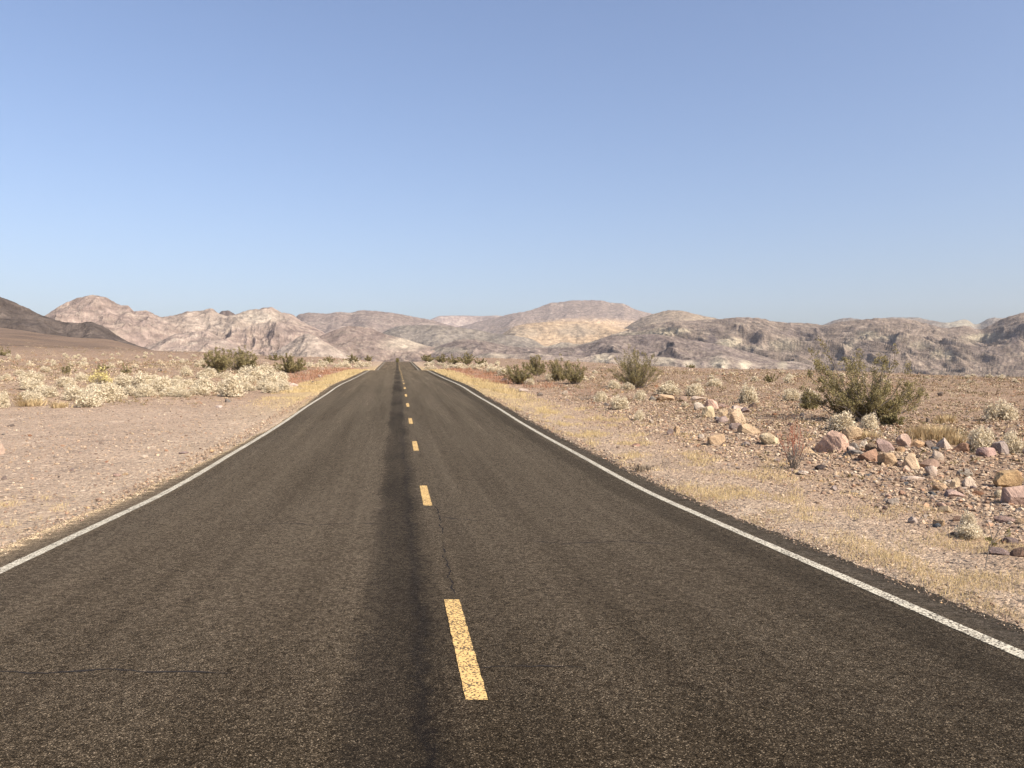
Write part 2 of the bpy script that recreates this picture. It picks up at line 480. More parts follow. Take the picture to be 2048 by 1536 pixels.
c = lerp(c, (0.262, 0.195, 0.148), sstep(45, 100, Yf) * sstep(7, 14, aq) * (0.7 + 0.3 * fbm(Xf / 14, Yf / 20, 3, 24)))
c = lerp(c, (0.43, 0.335, 0.185), np.clip(sstep(26, 44, Yf) * (1 - sstep(5.2, 7.0, aq)) * (1 - sstep(150, 220, Yf)), 0, 1) * 0.8)
red = sstep(48, 62, Yf) * (1 - sstep(140, 180, Yf)) * sstep(5.6, 7.0, aq) * (1 - sstep(8.5, 11, aq))
c = lerp(c, (0.36, 0.185, 0.115), np.clip(red * (0.5 + 0.9 * fbm(Xf / 3, Yf / 6, 3, 26)), 0, 0.8))
fan = sstep(180, 320, Yf) * sstep(-0.2, -0.3, Xf / np.maximum(Yf, 1))
c = lerp(c, (0.120, 0.091, 0.074), np.clip(fan * (0.75 + 0.5 * fbm(Xf / 30, Yf / 90, 4, 27)), 0, 1))
c = lerp(c, (0.23, 0.165, 0.115), np.clip(fan * sstep(0.1, 0.4, fbm(Xf / 60, Yf / 25, 4, 28)), 0, 0.55))
ground = mk('ground', np.stack([Xf, Yf, ZZ.ravel()], 1), grid_faces(len(ya), len(qa)), M_GROUND, col=np.clip(c, 0.02, 0.9), smooth=True)
tag(ground, 'tan stony desert ground on both sides of the road', 'ground', kind='structure')

# ------------------------------------------------------------------ road and its markings
rng = np.random.default_rng(7)
yr = np.concatenate([np.arange(-40, 3, 0.5), tight(3, 420, 0.05, 0.004)])
wl = np.interp(yr, [0, 11, 15, 18.5, 23, 26.5, 31, 36, 45, 60, 120], [.52, .48, .38, .24, .14, .05, .06, .16, .38, .5, .5])
wr = np.interp(yr, [0, 6, 11, 16, 31, 60, 120], [.42, .40, .36, .42, .38, .45, .5])
jl = 0.06 * gn(yr / 0.22, yr * 0, 41) + 0.06 * gn(yr / 1.7, yr * 0 + 3, 42)
jr = 0.06 * gn(yr / 0.22, yr * 0 + 9, 43) + 0.06 * gn(yr / 1.7, yr * 0 + 5, 44)
L = -HALF - np.maximum(wl + jl, 0.0) - 0.07; R = HALF + np.maximum(wr + jr, 0.02) + 0.07
fr = np.array([-3.8, -3, -2, -1, 0, 1, 2, 3, 3.8])
q_cols = [L - 0.06, L] + [np.full_like(yr, f) for f in fr] + [R, R + 0.06]
drop = [-0.09, -0.006] + [0] * len(fr) + [-0.006, -0.09]
def dish(Y, q): return P(Y) + 0.004 - 0.0
V = []; UVs = []
for k, (qc, dz) in enumerate(zip(q_cols, drop)):
    V.append(np.stack([road_x(yr) + qc, yr, P(yr) + dz], 1)); UVs.append(np.stack([qc, yr], 1))
V = np.stack(V, 1).reshape(-1, 3); UVs = np.stack(UVs, 1).reshape(-1, 2)
road = mk('road', V, grid_faces(len(yr), len(q_cols)), M_ASPH, uv=UVs, smooth=True)
tag(road, 'straight two lane asphalt road running to the crest', 'road', kind='structure')

def strip(name, y0, y1, qc, w, mat, step=0.05, grow=0.004, jit=0.006, seed=0, lift=0.004):
    y = tight(y0, y1, step, grow); y = y[y <= y1 + 1e-6]
    if y[-1] < y1: y = np.r_[y, y1]
    a = qc - w / 2 + jit * gn(y / 0.12, y * 0 + seed, 51); b = qc + w / 2 + jit * gn(y / 0.12, y * 0 + seed + 7, 52)
    V = np.stack([np.stack([road_x(y) + a, y, P(y) + lift], 1), np.stack([road_x(y) + b, y, P(y) + lift], 1)], 1).reshape(-1, 3)
    return mk(name, V, grid_faces(len(y), 2), mat, parent=road)
e1 = strip('edge_line', -40, 330, -HALF, 0.12, M_WHITE, seed=1)
e2 = strip('edge_line', -40, 330, HALF, 0.12, M_WHITE, seed=2)
k = -2
while 4.58 + 7.32 * k < 300:
    y0 = 4.58 + 7.32 * k
    strip('centre_dash', y0, y0 + 2.13, 0.28, 0.125, M_YELLOW, 0.03, 0.0, 0.006, seed=k * 3 + 11)
    k += 1

def road_pt(px, py):
    u = (px - CX) / F; row = HY - F * (P(_ys) - H) / _ys
    y = _ys[np.where(row <= py)[0][0]]
    return u * y, y
def crack(pts, w, seed):
    """A broken dark crack in the asphalt."""
    r = np.random.default_rng(seed); w3 = [road_pt(*p) for p in pts]
    line = [np.array(w3[0])]
    for a, b in zip(w3[:-1], w3[1:]):
        a = np.array(a); b = np.array(b); n = max(3, int(np.linalg.norm(b - a) / 0.05))
        for t in np.linspace(0, 1, n + 1)[1:]: line.append(a + (b - a) * t)
    line = np.array(line); s = np.r_[0, np.cumsum(np.linalg.norm(np.diff(line, axis=0), axis=1))]
    T = np.gradient(line, axis=0); T /= np.linalg.norm(T, axis=1)[:, None]
    Nn = np.stack([-T[:, 1], T[:, 0]], 1)
    line = line + Nn * (0.035 * gn(s / 0.3, s * 0 + seed, 61) + 0.015 * gn(s / 0.07, s * 0 + seed, 62))[:, None]
    ww = 1.5 * w * np.clip(0.55 + 0.9 * gn(s / 0.18, s * 0 + seed, 63), 0.12, 1.3) / 2
    taper = np.minimum(1, np.minimum(s, s[-1] - s) / 0.3); ww = ww * taper + 0.0008
    A = line - Nn * ww[:, None]; B = line + Nn * ww[:, None]
    V = np.stack([np.c_[A, P(A[:, 1]) + 0.003], np.c_[B, P(B[:, 1]) + 0.003]], 1).reshape(-1, 3)
    return mk('crack', V, grid_faces(len(line), 2), M_CRACK, parent=road)
crack([(-40, 1340), (60, 1347), (230, 1340), (360, 1345), (470, 1348)], 0.022, 1)
crack([(862, 1034), (905, 1037), (970, 1043)], 0.035, 2)
crack([(470, 1052), (560, 1047), (650, 1050), (700, 1046), (790, 1050)], 0.022, 3)
crack([(1040, 1080), (1130, 1088), (1250, 1082), (1360, 1092)], 0.022, 4)
crack([(884, 1085), (892, 1120), (903, 1160), (906, 1196)], 0.012, 5)
crack([(752, 857), (763, 858)], 0.10, 6)
crack([(940, 1338), (1080, 1331), (1180, 1336)], 0.016, 7)
crack([(872, 1012), (878, 1030), (886, 1070)], 0.014, 8)

# ------------------------------------------------------------------ mountains
def mountain(crest, depth, front, col_fn, label, base_row=735, amp=1.0, seed=0, step=2.0, nt=110, spur=1.0, wl=None, top_amp=0.012, shade=0.84, skew=0.0, dip=0.0):
    """One range: a height field whose skyline follows CREST (photo pixels) at DEPTH metres, with spurs and gullies falling to FRONT."""
    cx = np.array([p[0] for p in crest], float); cy = np.array([p[1] for p in crest], float)
    px = np.arange(cx[0], cx[-1] + step, step); u = (px - CX) / F
    fine = 1.1 * fbm(px / 9.0, px * 0 + seed, 4, seed + 3) + 1.2 * np.abs(gn(px / 17.0, px * 0, seed + 9))
    row = pchip(cx, cy)(px); fine = fine * (depth < 6000)
    wl = wl or depth * 0.16
    dep = depth * (1 + 0.05 * fbm(u * depth / wl, u * 0 + seed, 3, seed + 1))
    zc = H + (HY - row) / F * dep
    t = np.r_[np.linspace(0, 1, nt), 1 + np.linspace(0.03, 0.6, 14)]
    U, T = np.meshgrid(u, t)
    Zc = np.broadcast_to(zc, U.shape); Dep = np.broadcast_to(dep, U.shape)
    Yg = front + (Dep - front) * T
    Xg = U * Yg
    Zc = Zc - fine[None, :] / F * Dep * sstep(0.86, 1.0, T)
    zb = -6.0
    wx = Xg + skew * Yg + 0.35 * wl * fbm(Xg / wl, Yg / wl, 3, seed + 5); wy = Yg + 0.35 * wl * fbm(Xg / wl + 7, Yg / wl, 3, seed + 6)
    rd = ridged(wx / wl, wy / (3.0 * wl), 5, seed + 11, 0.45)                      # spurs run mostly down the slope
    rd2 = ridged(wx / (wl * 0.33), wy / (0.8 * wl), 4, seed + 13, 0.5)
    tt = np.clip(T, 0, 1)
    win = np.sin(np.pi * np.clip(tt, 0, 1)) ** 0.8
    toe = 0.28 * spur * (rd - 0.62)
    prof = np.clip(tt + toe * win, 0, 1.02)
    prof = prof ** 1.15
    h = (Zc - zb)
    z = zb + h * prof
    z += h * win * (0.17 * (rd - 0.62) + 0.075 * (rd2 - 0.6)) * amp
    rd3 = ridged(wx / (wl * 0.12), wy / (0.34 * wl), 3, seed + 15, 0.5)
    z += 0.034 * h * win * (rd3 - 0.6) * amp
    z += top_amp * h * amp * (rd2 - 0.6) * tt
    z = np.where(tt * h + zb > 0, np.maximum(z, zb - 2), z)
    back = np.clip(T - 1, 0, 1)
    z = np.where(T > 1, Zc - back * h * 1.3, z)
    # keep the crest the skyline: nothing in front may rise above its sight line
    sl = (Zc - H) / Dep
    lim = H + (sl - 0.0012 * (1 - tt)) * Yg
    z = np.where(T < 1, np.minimum(z, lim), z)
    rowg = HY - F * (z - H) / Yg
    pxg = np.broadcast_to(px, U.shape)
    a, b = math.cos(dip), math.sin(dip)                           # strata may dip to the right
    Xd, zd = Xg * a - z * b, Xg * b + z * a
    col = col_fn(pxg.ravel(), rowg.ravel(), Xd.ravel(), Yg.ravel(), zd.ravel(), rd.ravel(), rd2.ravel(), wl, seed)
    V = np.stack([Xg, Yg, z], -1).reshape(-1, 3)
    o = mk('mountain', V, grid_faces(len(t), len(px)), M_MTN, col=np.clip(col * shade * np.array([0.95, 1.0, 1.04]), 0.02, 0.85), smooth=True)
    return tag(o, label, 'mountain', kind='structure')

def mineral(base, pale, dark, pa=0.5, da=0.4, extra=None, ps=1.0):
    """Bare rock: a base colour with pale outcrops and dark varnished patches."""
    def fn(px, row, X, Y, z, rd, rd2, wl, seed):
        c = np.tile(np.array(base, float), (len(px), 1))
        m1 = fbm(X / (wl * 0.22 * ps), z / (wl * 0.05 * ps) + Y / (wl * 0.5), 5, seed + 71, 0.62)
        m2 = fbm(X / (wl * 0.5), z / (wl * 0.14) + Y / wl, 5, seed + 77, 0.6)
        m3 = fbm(X / (wl * 0.06), z / (wl * 0.03) + Y / (wl * 0.2), 4, seed + 79, 0.6)
        m4 = gn(X / (wl * 0.022), z / (wl * 0.014) + Y / (wl * 0.06), seed + 83)
        c *= (1 + 0.22 * m2 + 0.22 * m3 + 0.16 * m4)[:, None]
        c = lerp(c, dark, np.clip(sstep(0.0, 0.35, m2 + 0.4 * m3 + 0.25 * m4) * da, 0, 1))
        c = lerp(c, pale, np.clip(sstep(0.06, 0.34, m1 + 0.4 * m3 + 0.22 * m4 + 0.06) * pa, 0, 1))
        if extra: c = extra(c, px, row, X, Y, z, m1 * 1.7, m2, m3 * 1.7 + m4)
        return c
    return fn

def blob(px, row, x, y, rx, ry, n=0): return sstep(1.35, 0.4, np.hypot((px - x) / rx, (row - y) / ry) + n)

# far hills first
mountain([(820, 668), (850, 645), (866, 637), (882, 632), (925, 631), (960, 632), (990, 631), (1012, 633), (1060, 640), (1090, 655)], 7600, 6900,
         mineral((0.33, 0.25, 0.215), (0.48, 0.385, 0.325), (0.22, 0.17, 0.155), 0.6, 0.25), 'distant pale pinkish ridge in the gap', seed=100, nt=50, step=3)
mountain([(1600, 665), (1640, 652), (1670, 640), (1700, 635), (1730, 640), (1790, 634.5), (1830, 634.5), (1860, 640), (1895, 645), (1930, 639), (1952, 648), (1985, 635), (2010, 637), (2060, 640), (2140, 650)], 5600, 4800,
         mineral((0.215, 0.175, 0.145), (0.40, 0.34, 0.27), (0.15, 0.12, 0.105), 0.25, 0.3,
                 lambda c, px, row, X, Y, z, m1, m2, m3: lerp(c, (0.40, 0.345, 0.26), blob(px, row, 1925, 646, 45, 12, 0.3 * m1) * 0.8)),
         'distant brown hill tops behind the grey range', seed=130, nt=60, step=3)

def ex_c(c, px, row, X, Y, z, m1, m2, m3):
    n = 0.35 * m1 + 0.15 * m3
    c = lerp(c, (0.46, 0.335, 0.225), sstep(634, 648, row + 8 * m1) * blob(px, row, 1180, 660, 150, 26, n) * 0.75)
    c = lerp(c, (0.57, 0.40, 0.255), blob(px, row, 1175, 650, 95, 13, n) * 0.8)
    return lerp(c, (0.235, 0.185, 0.155), blob(px, row, 1170, 613, 70, 10, n) * 0.3)
mountain([(830, 690), (870, 665), (930, 650), (985, 636), (1020, 628), (1060, 620), (1085, 612), (1104, 605), (1120, 604), (1150, 600.5), (1200, 600.5), (1220, 605), (1245, 607), (1270, 618), (1300, 626), (1330, 632), (1400, 642), (1500, 660), (1560, 680)], 5600, 3600,
         mineral((0.285, 0.22, 0.185), (0.42, 0.335, 0.27), (0.20, 0.155, 0.14), 0.35, 0.3, ex_c), 'broad central mountain with flat top and orange slope', seed=150, amp=0.55, spur=0.5)
mountain([(560, 660), (585, 640), (600, 628), (620, 625), (650, 627), (680, 624), (700, 625), (725, 620), (750, 622), (790, 626), (820, 632), (862, 640), (900, 650), (950, 662), (1010, 680)], 4300, 3100,
         mineral((0.255, 0.195, 0.165), (0.42, 0.34, 0.275), (0.175, 0.135, 0.12), 0.4, 0.4), 'brown rounded mountain beyond the road crest', seed=170, amp=0.6, spur=0.6)
def ex_o(c, px, row, X, Y, z, m1, m2, m3):
    n = 0.4 * m1
    c = lerp(c, (0.30, 0.255, 0.20), blob(px, row, 1045, 666, 45, 12, n) * 0.5)
    return lerp(c, (0.295, 0.25, 0.20), blob(px, row, 1150, 662, 50, 13, n) * 0.5)
mountain([(980, 690), (1000, 672), (1030, 653), (1060, 646), (1100, 643.5), (1150, 643), (1200, 648), (1240, 655), (1290, 668), (1330, 690)], 3600, 2700,
         mineral((0.46, 0.33, 0.215), (0.50, 0.375, 0.255), (0.36, 0.27, 0.195), 0.2, 0.15, ex_o), 'orange sandy hill below the flat topped mountain', seed=190, amp=0.8, nt=70)
mountain([(1200, 690), (1240, 662), (1290, 633), (1310, 627), (1340, 620.5), (1360, 621), (1390, 628), (1440, 638), (1500, 652), (1560, 680)], 3700, 2600,
         mineral((0.305, 0.235, 0.175), (0.44, 0.35, 0.255), (0.22, 0.175, 0.145), 0.4, 0.3), 'smooth tan rounded hill right of the flat topped mountain', seed=210, amp=0.55, spur=0.6)
mountain([(740, 690), (760, 668), (800, 652), (830, 650), (870, 650), (905, 653), (950, 659), (980, 665), (1010, 669), (1060, 677), (1100, 700)], 2900, 2200,
         mineral((0.245, 0.205, 0.17), (0.38, 0.32, 0.25), (0.175, 0.15, 0.135), 0.35, 0.4), 'olive grey low hill above the road', seed=230, amp=0.8, nt=80)

def ex_r(c, px, row, X, Y, z, m1, m2, m3):
    n = 0.45 * m1 + 0.3 * m3
    for x, y, rx, ry, k in ((1340, 662, 40, 7, .7), (1290, 668, 60, 6, .6), (1460, 685, 26, 10, .85), (1500, 697, 26, 6, .8), (1570, 690, 35, 14, .55), (1735, 668, 24, 7, .7),
                            (1760, 676, 60, 4, .6), (1840, 690, 26, 8, .5), (1880, 707, 18, 10, .6), (1960, 676, 36, 8, .7), (1700, 690, 12, 10, .5), (1900, 712, 8, 12, .6), (1990, 670, 30, 4, .5)):
        c = lerp(c, (0.50, 0.42, 0.30), blob(px, row, x, y, rx, ry, n) * k)
    for x, y, rx, ry, k in ((1425, 676, 12, 14, .7), (1490, 700, 40, 7, .6), (1725, 700, 22, 16, .5), (1600, 664, 40, 12, .4), (2030, 680, 14, 26, .6), (1950, 700, 26, 12, .4), (1370, 682, 50, 5, .5)):
        c = lerp(c, (0.155, 0.122, 0.118), blob(px, row, x, y, rx, ry, n) * k)
    return c
mountain([(1120, 700), (1180, 684), (1240, 664), (1290, 652), (1340, 643), (1400, 640), (1440, 638), (1480, 634), (1510, 635), (1560, 644), (1580, 645), (1605, 645), (1650, 650), (1680, 643), (1700, 641), (1760, 636.5), (1800, 636.5), (1830, 641), (1870, 651), (1890, 656), (1930, 651), (1960, 659), (1980, 650), (2010, 635), (2048, 625), (2150, 610), (2300, 600), (2500, 610)], 2500, 1500,
         mineral((0.258, 0.198, 0.160), (0.44, 0.355, 0.27), (0.180, 0.142, 0.130), 0.42, 0.35, ex_r), 'long grey brown range with cream outcrops along the right horizon', seed=250, amp=1.5, spur=0.8, shade=0.84, nt=200, wl=210, step=1.3, skew=0.55, dip=0.6)

def ex_p(c, px, row, X, Y, z, m1, m2, m3):
    n = 0.45 * m1 + 0.2 * m3
    c = lerp(c, (0.56, 0.475, 0.375), blob(px, row, 455, 642, 120, 26, n) * 0.32)
    c = lerp(c, (0.60, 0.51, 0.40), blob(px, row, 525, 632, 50, 14, n) * 0.4)
    c = lerp(c, (0.21, 0.16, 0.145), blob(px, row, 560, 660, 46, 14, n) * 0.6)
    c = lerp(c, (0.25, 0.185, 0.16), blob(px, row, 480, 672, 24, 14, n) * 0.5)
    return lerp(c, (0.29, 0.215, 0.18), blob(px, row, 205, 606, 60, 14, n) * 0.4)
mountain([(415, 640), (432, 632), (445, 622), (455, 620.5), (465, 625), (476, 633), (490, 645)], 2300, 2000,
         mineral((0.20, 0.15, 0.13), (0.3, 0.24, 0.2), (0.14, 0.11, 0.1), 0.2, 0.4), 'small dark brown knob behind the pink mountain', seed=270, nt=40, step=1.5)
mountain([(20, 690), (60, 650), (95, 628), (110, 618), (135, 605), (165, 594), (190, 591), (210, 594), (230, 605), (245, 610), (255, 610), (270, 622), (295, 622), (310, 628), (325, 633), (345, 630), (375, 622), (400, 622), (418, 616), (435, 624), (450, 630), (470, 628), (490, 622), (520, 616), (540, 614), (560, 622), (585, 628), (600, 640), (640, 660), (680, 690), (720, 712), (760, 728)], 1900, 1250,
         mineral((0.36, 0.27, 0.225), (0.52, 0.425, 0.335), (0.24, 0.18, 0.165), 0.42, 0.4, ex_p), 'craggy pink and cream mountain at the left', seed=290, amp=1.5, nt=170, wl=190, step=1.2, shade=0.82, top_amp=0.02)
def ex_l(c, px, row, X, Y, z, m1, m2, m3):
    n = 0.4 * m1
    c = lerp(c, (0.55, 0.455, 0.35), blob(px, row, 810, 688, 50, 14, n) * 0.75)
    return lerp(c, (0.21, 0.155, 0.14), blob(px, row, 730, 670, 60, 14, n) * 0.4)
mountain([(560, 715), (600, 690), (640, 672), (665, 662), (700, 652), (740, 656), (770, 668), (800, 675), (850, 690), (900, 699), (960, 715), (1000, 730)], 1800, 1250,
         mineral((0.275, 0.205, 0.17), (0.50, 0.41, 0.32), (0.20, 0.15, 0.13), 0.35, 0.45, ex_l), 'brown foothill with cream outcrops behind the road crest', seed=310, amp=0.9, nt=90, wl=170)
mountain([(520, 722), (560, 697), (585, 682), (602, 671), (615, 666.5), (630, 672), (650, 684), (690, 706), (730, 724)], 1350, 1080,
         mineral((0.42, 0.335, 0.275), (0.52, 0.425, 0.34), (0.30, 0.23, 0.20), 0.5, 0.3), 'small pale triangular hill near the left bushes', seed=330, nt=60, wl=120, step=1.5)
mountain([(250, 724), (280, 700), (320, 682), (352, 668), (385, 664), (410, 662), (435, 672), (470, 690), (505, 700), (540, 722)], 1450, 1080,
         mineral((0.38, 0.29, 0.24), (0.54, 0.445, 0.355), (0.25, 0.19, 0.17), 0.55, 0.4), 'pink foothill in front of the left mountain', seed=350, nt=70, wl=110, step=1.5)
def ex_f(c, px, row, X, Y, z, m1, m2, m3):
    n = 0.45 * m1 + 0.25 * m3
    for x, y, rx, ry, k in ((900, 700, 40, 6, .5), (1090, 690, 70, 5, .65), (1060, 684, 50, 4, .7), (1160, 683, 30, 5, .7)):
        c = lerp(c, (0.50, 0.43, 0.33), blob(px, row, x, y, rx, ry, n) * k)
    return c
mountain([(820, 722), (860, 700), (900, 684), (930, 678), (960, 680), (1000, 688), (1050, 694), (1075, 690), (1092, 692), (1130, 684), (1160, 688), (1180, 684), (1205, 676), (1250, 671), (1300, 668), (1350, 674), (1400, 682), (1440, 690), (1500, 705), (1560, 722)], 1750, 1150,
         mineral((0.245, 0.19, 0.165), (0.45, 0.37, 0.29), (0.155, 0.12, 0.118), 0.4, 0.6, ex_f), 'dark banded foothills below the orange hill', seed=370, amp=1.2, spur=0.9, shade=0.8, skew=0.3, dip=0.35, nt=100, wl=130)
def ex_g(c, px, row, X, Y, z, m1, m2, m3):
    n = 0.5 * m1 + 0.3 * m3
    for x, y, rx, ry, k in ((1205, 716, 20, 10, .8), (1330, 722, 20, 10, .6), (1440, 728, 18, 14, .8), (1490, 730, 14, 10, .8), (1565, 730, 10, 7, .8), (1380, 728, 14, 8, .7), (985, 712, 40, 6, .4)):
        c = lerp(c, (0.58, 0.49, 0.37), blob(px, row, x, y, rx, ry, n) * k)
    return c
mountain([(900, 735), (940, 716), (985, 704), (1020, 708), (1060, 706), (1110, 710), (1160, 714), (1220, 705), (1290, 712), (1330, 714), (1380, 720), (1440, 708), (1480, 716), (1520, 726), (1580, 722), (1640, 735)], 1250, 950,
         mineral((0.285, 0.225, 0.19), (0.50, 0.41, 0.32), (0.17, 0.135, 0.13), 0.55, 0.5, ex_g), 'low broken front ridge with cream rock faces', seed=390, amp=0.9, spur=0.9, nt=70, wl=90)
mountain([(-420, 500), (-200, 530), (-60, 572), (0, 593), (25, 603), (48, 613), (70, 624), (95, 634), (130, 644), (160, 646), (178, 643), (200, 649), (225, 664), (250, 680), (280, 692), (330, 706), (380, 716)], 900, 640,
         mineral((0.135, 0.106, 0.092), (0.20, 0.155, 0.125), (0.085, 0.07, 0.065), 0.4, 0.55), 'dark varnished rocky hill at the left edge', seed=410, shade=0.8, amp=0.45, nt=90, wl=70, step=1.5, top_amp=0.04)

# ------------------------------------------------------------------ plants
def creosote_meshes(seed, h, w, tips=None, leaf=0.05, n_tips=24, per=10, lv=36, lean=0.0):
    r = np.random.default_rng(seed); st = MB(); C = []
    if tips is None:
        tips = []
        for i in range(n_tips):
            a = r.uniform(0, 2 * math.pi); q = math.sqrt(r.uniform(0, 1))
            rr = w / 2 * q * r.uniform(0.8, 1.08)
            tips.append((rr * math.cos(a), rr * math.sin(a) * 0.8, h * (1 - 0.45 * q ** 2.2) * r.choice([r.uniform(0.7, 1.04), r.uniform(0.22, 0.75)])))
    for tx, ty, tz in tips:
        b = np.array([r.normal() * 0.05 * w, r.normal() * 0.05 * w, -0.05]); t = np.array([tx, ty, tz])
        mid = b + (t - b) * np.array([0.55, 0.55, 0.42]) + r.normal(size=3) * 0.035 * h
        s = np.linspace(0, 1, 9)[:, None]
        path = b * (1 - s) ** 2 + 2 * mid * s * (1 - s) + t * s ** 2
        path[1:-1] += r.normal(size=(7, 3)) * 0.012 * h
        st.tube(path, np.linspace(0.016, 0.004, 9) * (0.6 + 0.4 * h), 4)
        for s0 in np.r_[r.uniform(0.2, 0.98, per), 0.97, 1.0]:
            i = s0 * 8; k = int(min(7, i)); p0 = path[k] + (path[k + 1] - path[k]) * (i - k)
            d = r.normal(size=3) * 0.75; d[2] = abs(d[2]) + 0.75; d[:2] += 0.5 * t[:2] / (np.linalg.norm(t[:2]) + 0.3)
            d /= np.linalg.norm(d); ln = h * r.uniform(0.09, 0.22) * (1.15 - 0.5 * s0)
            tw = np.stack([p0, p0 + d * ln * 0.5 + r.normal(size=3) * 0.01, p0 + d * ln + np.array([0, 0, 0.03])])
            st.tube(tw, [0.005, 0.004, 0.002], 3)
            m = int(lv * r.uniform(0.5, 1.3)); e = r.beta(1.6, 1.0, m)[:, None]
            C.append(p0 + d * ln * e + r.normal(size=(m, 3)) * 0.026 * (0.5 + 0.5 * h))
    C = np.concatenate(C); C = C[C[:, 2] > 0.04 * h]
    return st.get(), quads(r, C, leaf, 1.6, 0.6)

def put_creosote(px, base, wpx, hpx, label, seed, group='olive green creosote bushes', **kw):
    x, y, z = on_land(px, base)
    h = hpx / F * y; w = wpx / F * y
    e = empty('creosote_bush', (x, y, z - 0.02), label, 'bush', group)
    (sv, sf), (lv, lf) = creosote_meshes(seed, h, w, leaf=max(0.03, y / F * 2.0 * 0.55), **kw)
    mk('stem', sv, sf, M_CREO_STEM, parent=e); mk('foliage', lv, lf, M_CREO, parent=e)
    return e

def pale_meshes(seed, w, h, nclump, nleaf, size, hole=0.25):
    r = np.random.default_rng(seed); C = []; st = MB(); n = 0
    lobes = [(0, 0, 0.66, 1.0)] + [(0.27 * math.cos(t) * r.uniform(0.7, 1.1), 0.27 * math.sin(t) * r.uniform(0.7, 1.1), r.uniform(0.36, 0.56), r.uniform(0.5, 0.9)) for t in r.uniform(0, 6.28, 4)]
    while n < nclump:
        a = r.uniform(0, 2 * math.pi); ph = math.acos(r.uniform(0.0, 1)); q = r.uniform(0.72, 1.0) + 0.14 * math.sin(3 * a + seed) * math.sin(ph)
        o = lobes[r.integers(len(lobes))]
        p = np.array([o[0] * w + q * o[2] * math.sin(ph) * math.cos(a) * w / 2, o[1] * w + q * o[2] * math.sin(ph) * math.sin(a) * w / 2, q * math.cos(ph) * h * o[3] * r.uniform(0.75, 1.12) + 0.06 * h])
        if r.uniform() < hole * (1 - p[2] / h): n += 1; continue
        n += 1
        C.append(p + r.normal(size=(nleaf, 3)) * np.array([0.06, 0.06, 0.055]) * w)
        if r.uniform() < 0.6:
            b = np.array([r.normal() * 0.06 * w, r.normal() * 0.06 * w, -0.02])
            m = b + (p - b) * 0.5 + np.array([0, 0, -0.06 * h])
            st.tube(np.stack([b, m, p]), [0.008, 0.006, 0.003], 3)
    for i in range(60):   # dead twigs near the ground
        a = r.uniform(0, 2 * math.pi); d = np.array([math.cos(a), math.sin(a), r.uniform(0.1, 1.2)]); d /= np.linalg.norm(d)
        st.tube(np.stack([d * 0.03, d * w * 0.22 + r.normal(size=3) * 0.02, d * w * 0.42]), [0.006, 0.005, 0.002], 3)
    C = np.concatenate(C); C[:, 2] = np.maximum(C[:, 2], 0.02)
    return st.get(), quads(r, C, size, 1.9, 0.35)

PALE = [pale_meshes(500 + i, 1.0, 0.62, 190, 18, 0.036, 0.25) for i in range(5)]
PALE_FAR = [pale_meshes(600 + i, 1.0, 0.6, 90, 9, 0.07, 0.2) for i in range(4)]
_pm = []
for (sv, sf), (lv, lf) in PALE:
    _pm.append((mk('stem', sv, sf, M_PALE_STEM), mk('foliage', lv, lf, M_PALE)))
_fm = []
for (sv, sf), (lv, lf) in PALE_FAR:
    V = np.concatenate([sv, lv]); nf0 = sum(len(f) for f in sf)
    lf2 = lf + len(sv)
    fs = np.concatenate(sf + [lf2])
    _fm.append(mk('bleached_shrub', V, fs, [M_PALE_STEM, M_PALE], mi=np.r_[np.zeros(nf0), np.ones(len(lf2))]))
PALE_DATA = [(a.data, b.data) for a, b in _pm]; FAR_DATA = [o.data for o in _fm]
for a, b in _pm: bpy.data.objects.remove(a); bpy.data.objects.remove(b)
for o in _fm: bpy.data.objects.remove(o)

rs = np.random.default_rng(99)
def put_pale(px, base, wpx, hpx, label, group='bleached white desert shrubs'):
    x, y, z = on_land(px, base)
    w = wpx / F * y; h = hpx / F * y
    if wpx >= 22:
        i = rs.integers(len(PALE_DATA))
        e = empty('bleached_shrub', (x, y, z), label, 'shrub', group)
        e.rotation_euler = (0, 0, rs.uniform(0, 6.28)); e.scale = (w, w, h / 0.66)
        for d, nm in zip(PALE_DATA[i], ('stem', 'foliage')):
            o = bpy.data.objects.new(nm, d); COL.objects.link(o); o.parent = e
        return e
    o = bpy.data.objects.new('bleached_shrub', FAR_DATA[rs.integers(len(FAR_DATA))]); COL.objects.link(o)
    o.location = (x, y, z); o.rotation_euler = (0, 0, rs.uniform(0, 6.28)); o.scale = (w, w, h / 0.64)
    return tag(o, label, 'shrub', group)

# --- the large creosote on the right, its stems reaching the tips seen in the photo
bx, by, bz = on_land(1735, 842)
tl = [(1632, 690), (1618, 722), (1650, 728), (1662, 742), (1696, 706), (1716, 714), (1704, 724), (1772, 704), (1780, 722), (1796, 736), (1742, 742), (1752, 752), (1764, 738), (1828, 768), (1856, 782), (1842, 800),
      (1612, 752), (1606, 778), (1626, 788), (1640, 760), (1676, 750), (1690, 764), (1720, 756), (1808, 776), (1822, 806), (1800, 800), (1780, 770), (1660, 790), (1740, 790), (1700, 786), (1770, 806), (1650, 806), (1838, 818), (1720, 770), (1690, 738), (1640, 735), (1615, 745), (1712, 735), (1702, 722), (1756, 722), (1766, 716), (1850, 790), (1862, 796), (1835, 785), (1815, 790), (1790, 785), (1775, 786), (1755, 776), (1735, 768), (1708, 778), (1672, 775), (1646, 782), (1620, 800), (1690, 810), (1725, 812), (1760, 822), (1800, 824), (1670, 812), (1748, 800), (1784, 812), (1638, 770), (1630, 702)]
rt = np.random.default_rng(3)
tips = [((tx - 1735) / F * by, rt.uniform(-0.9, 0.9), (842 - ty) / F * by) for tx, ty in tl]
e = empty('creosote_bush', (bx, by, bz - 0.02), 'largest open olive creosote bush, standing behind the boulders', 'bush', 'olive green creosote bushes')
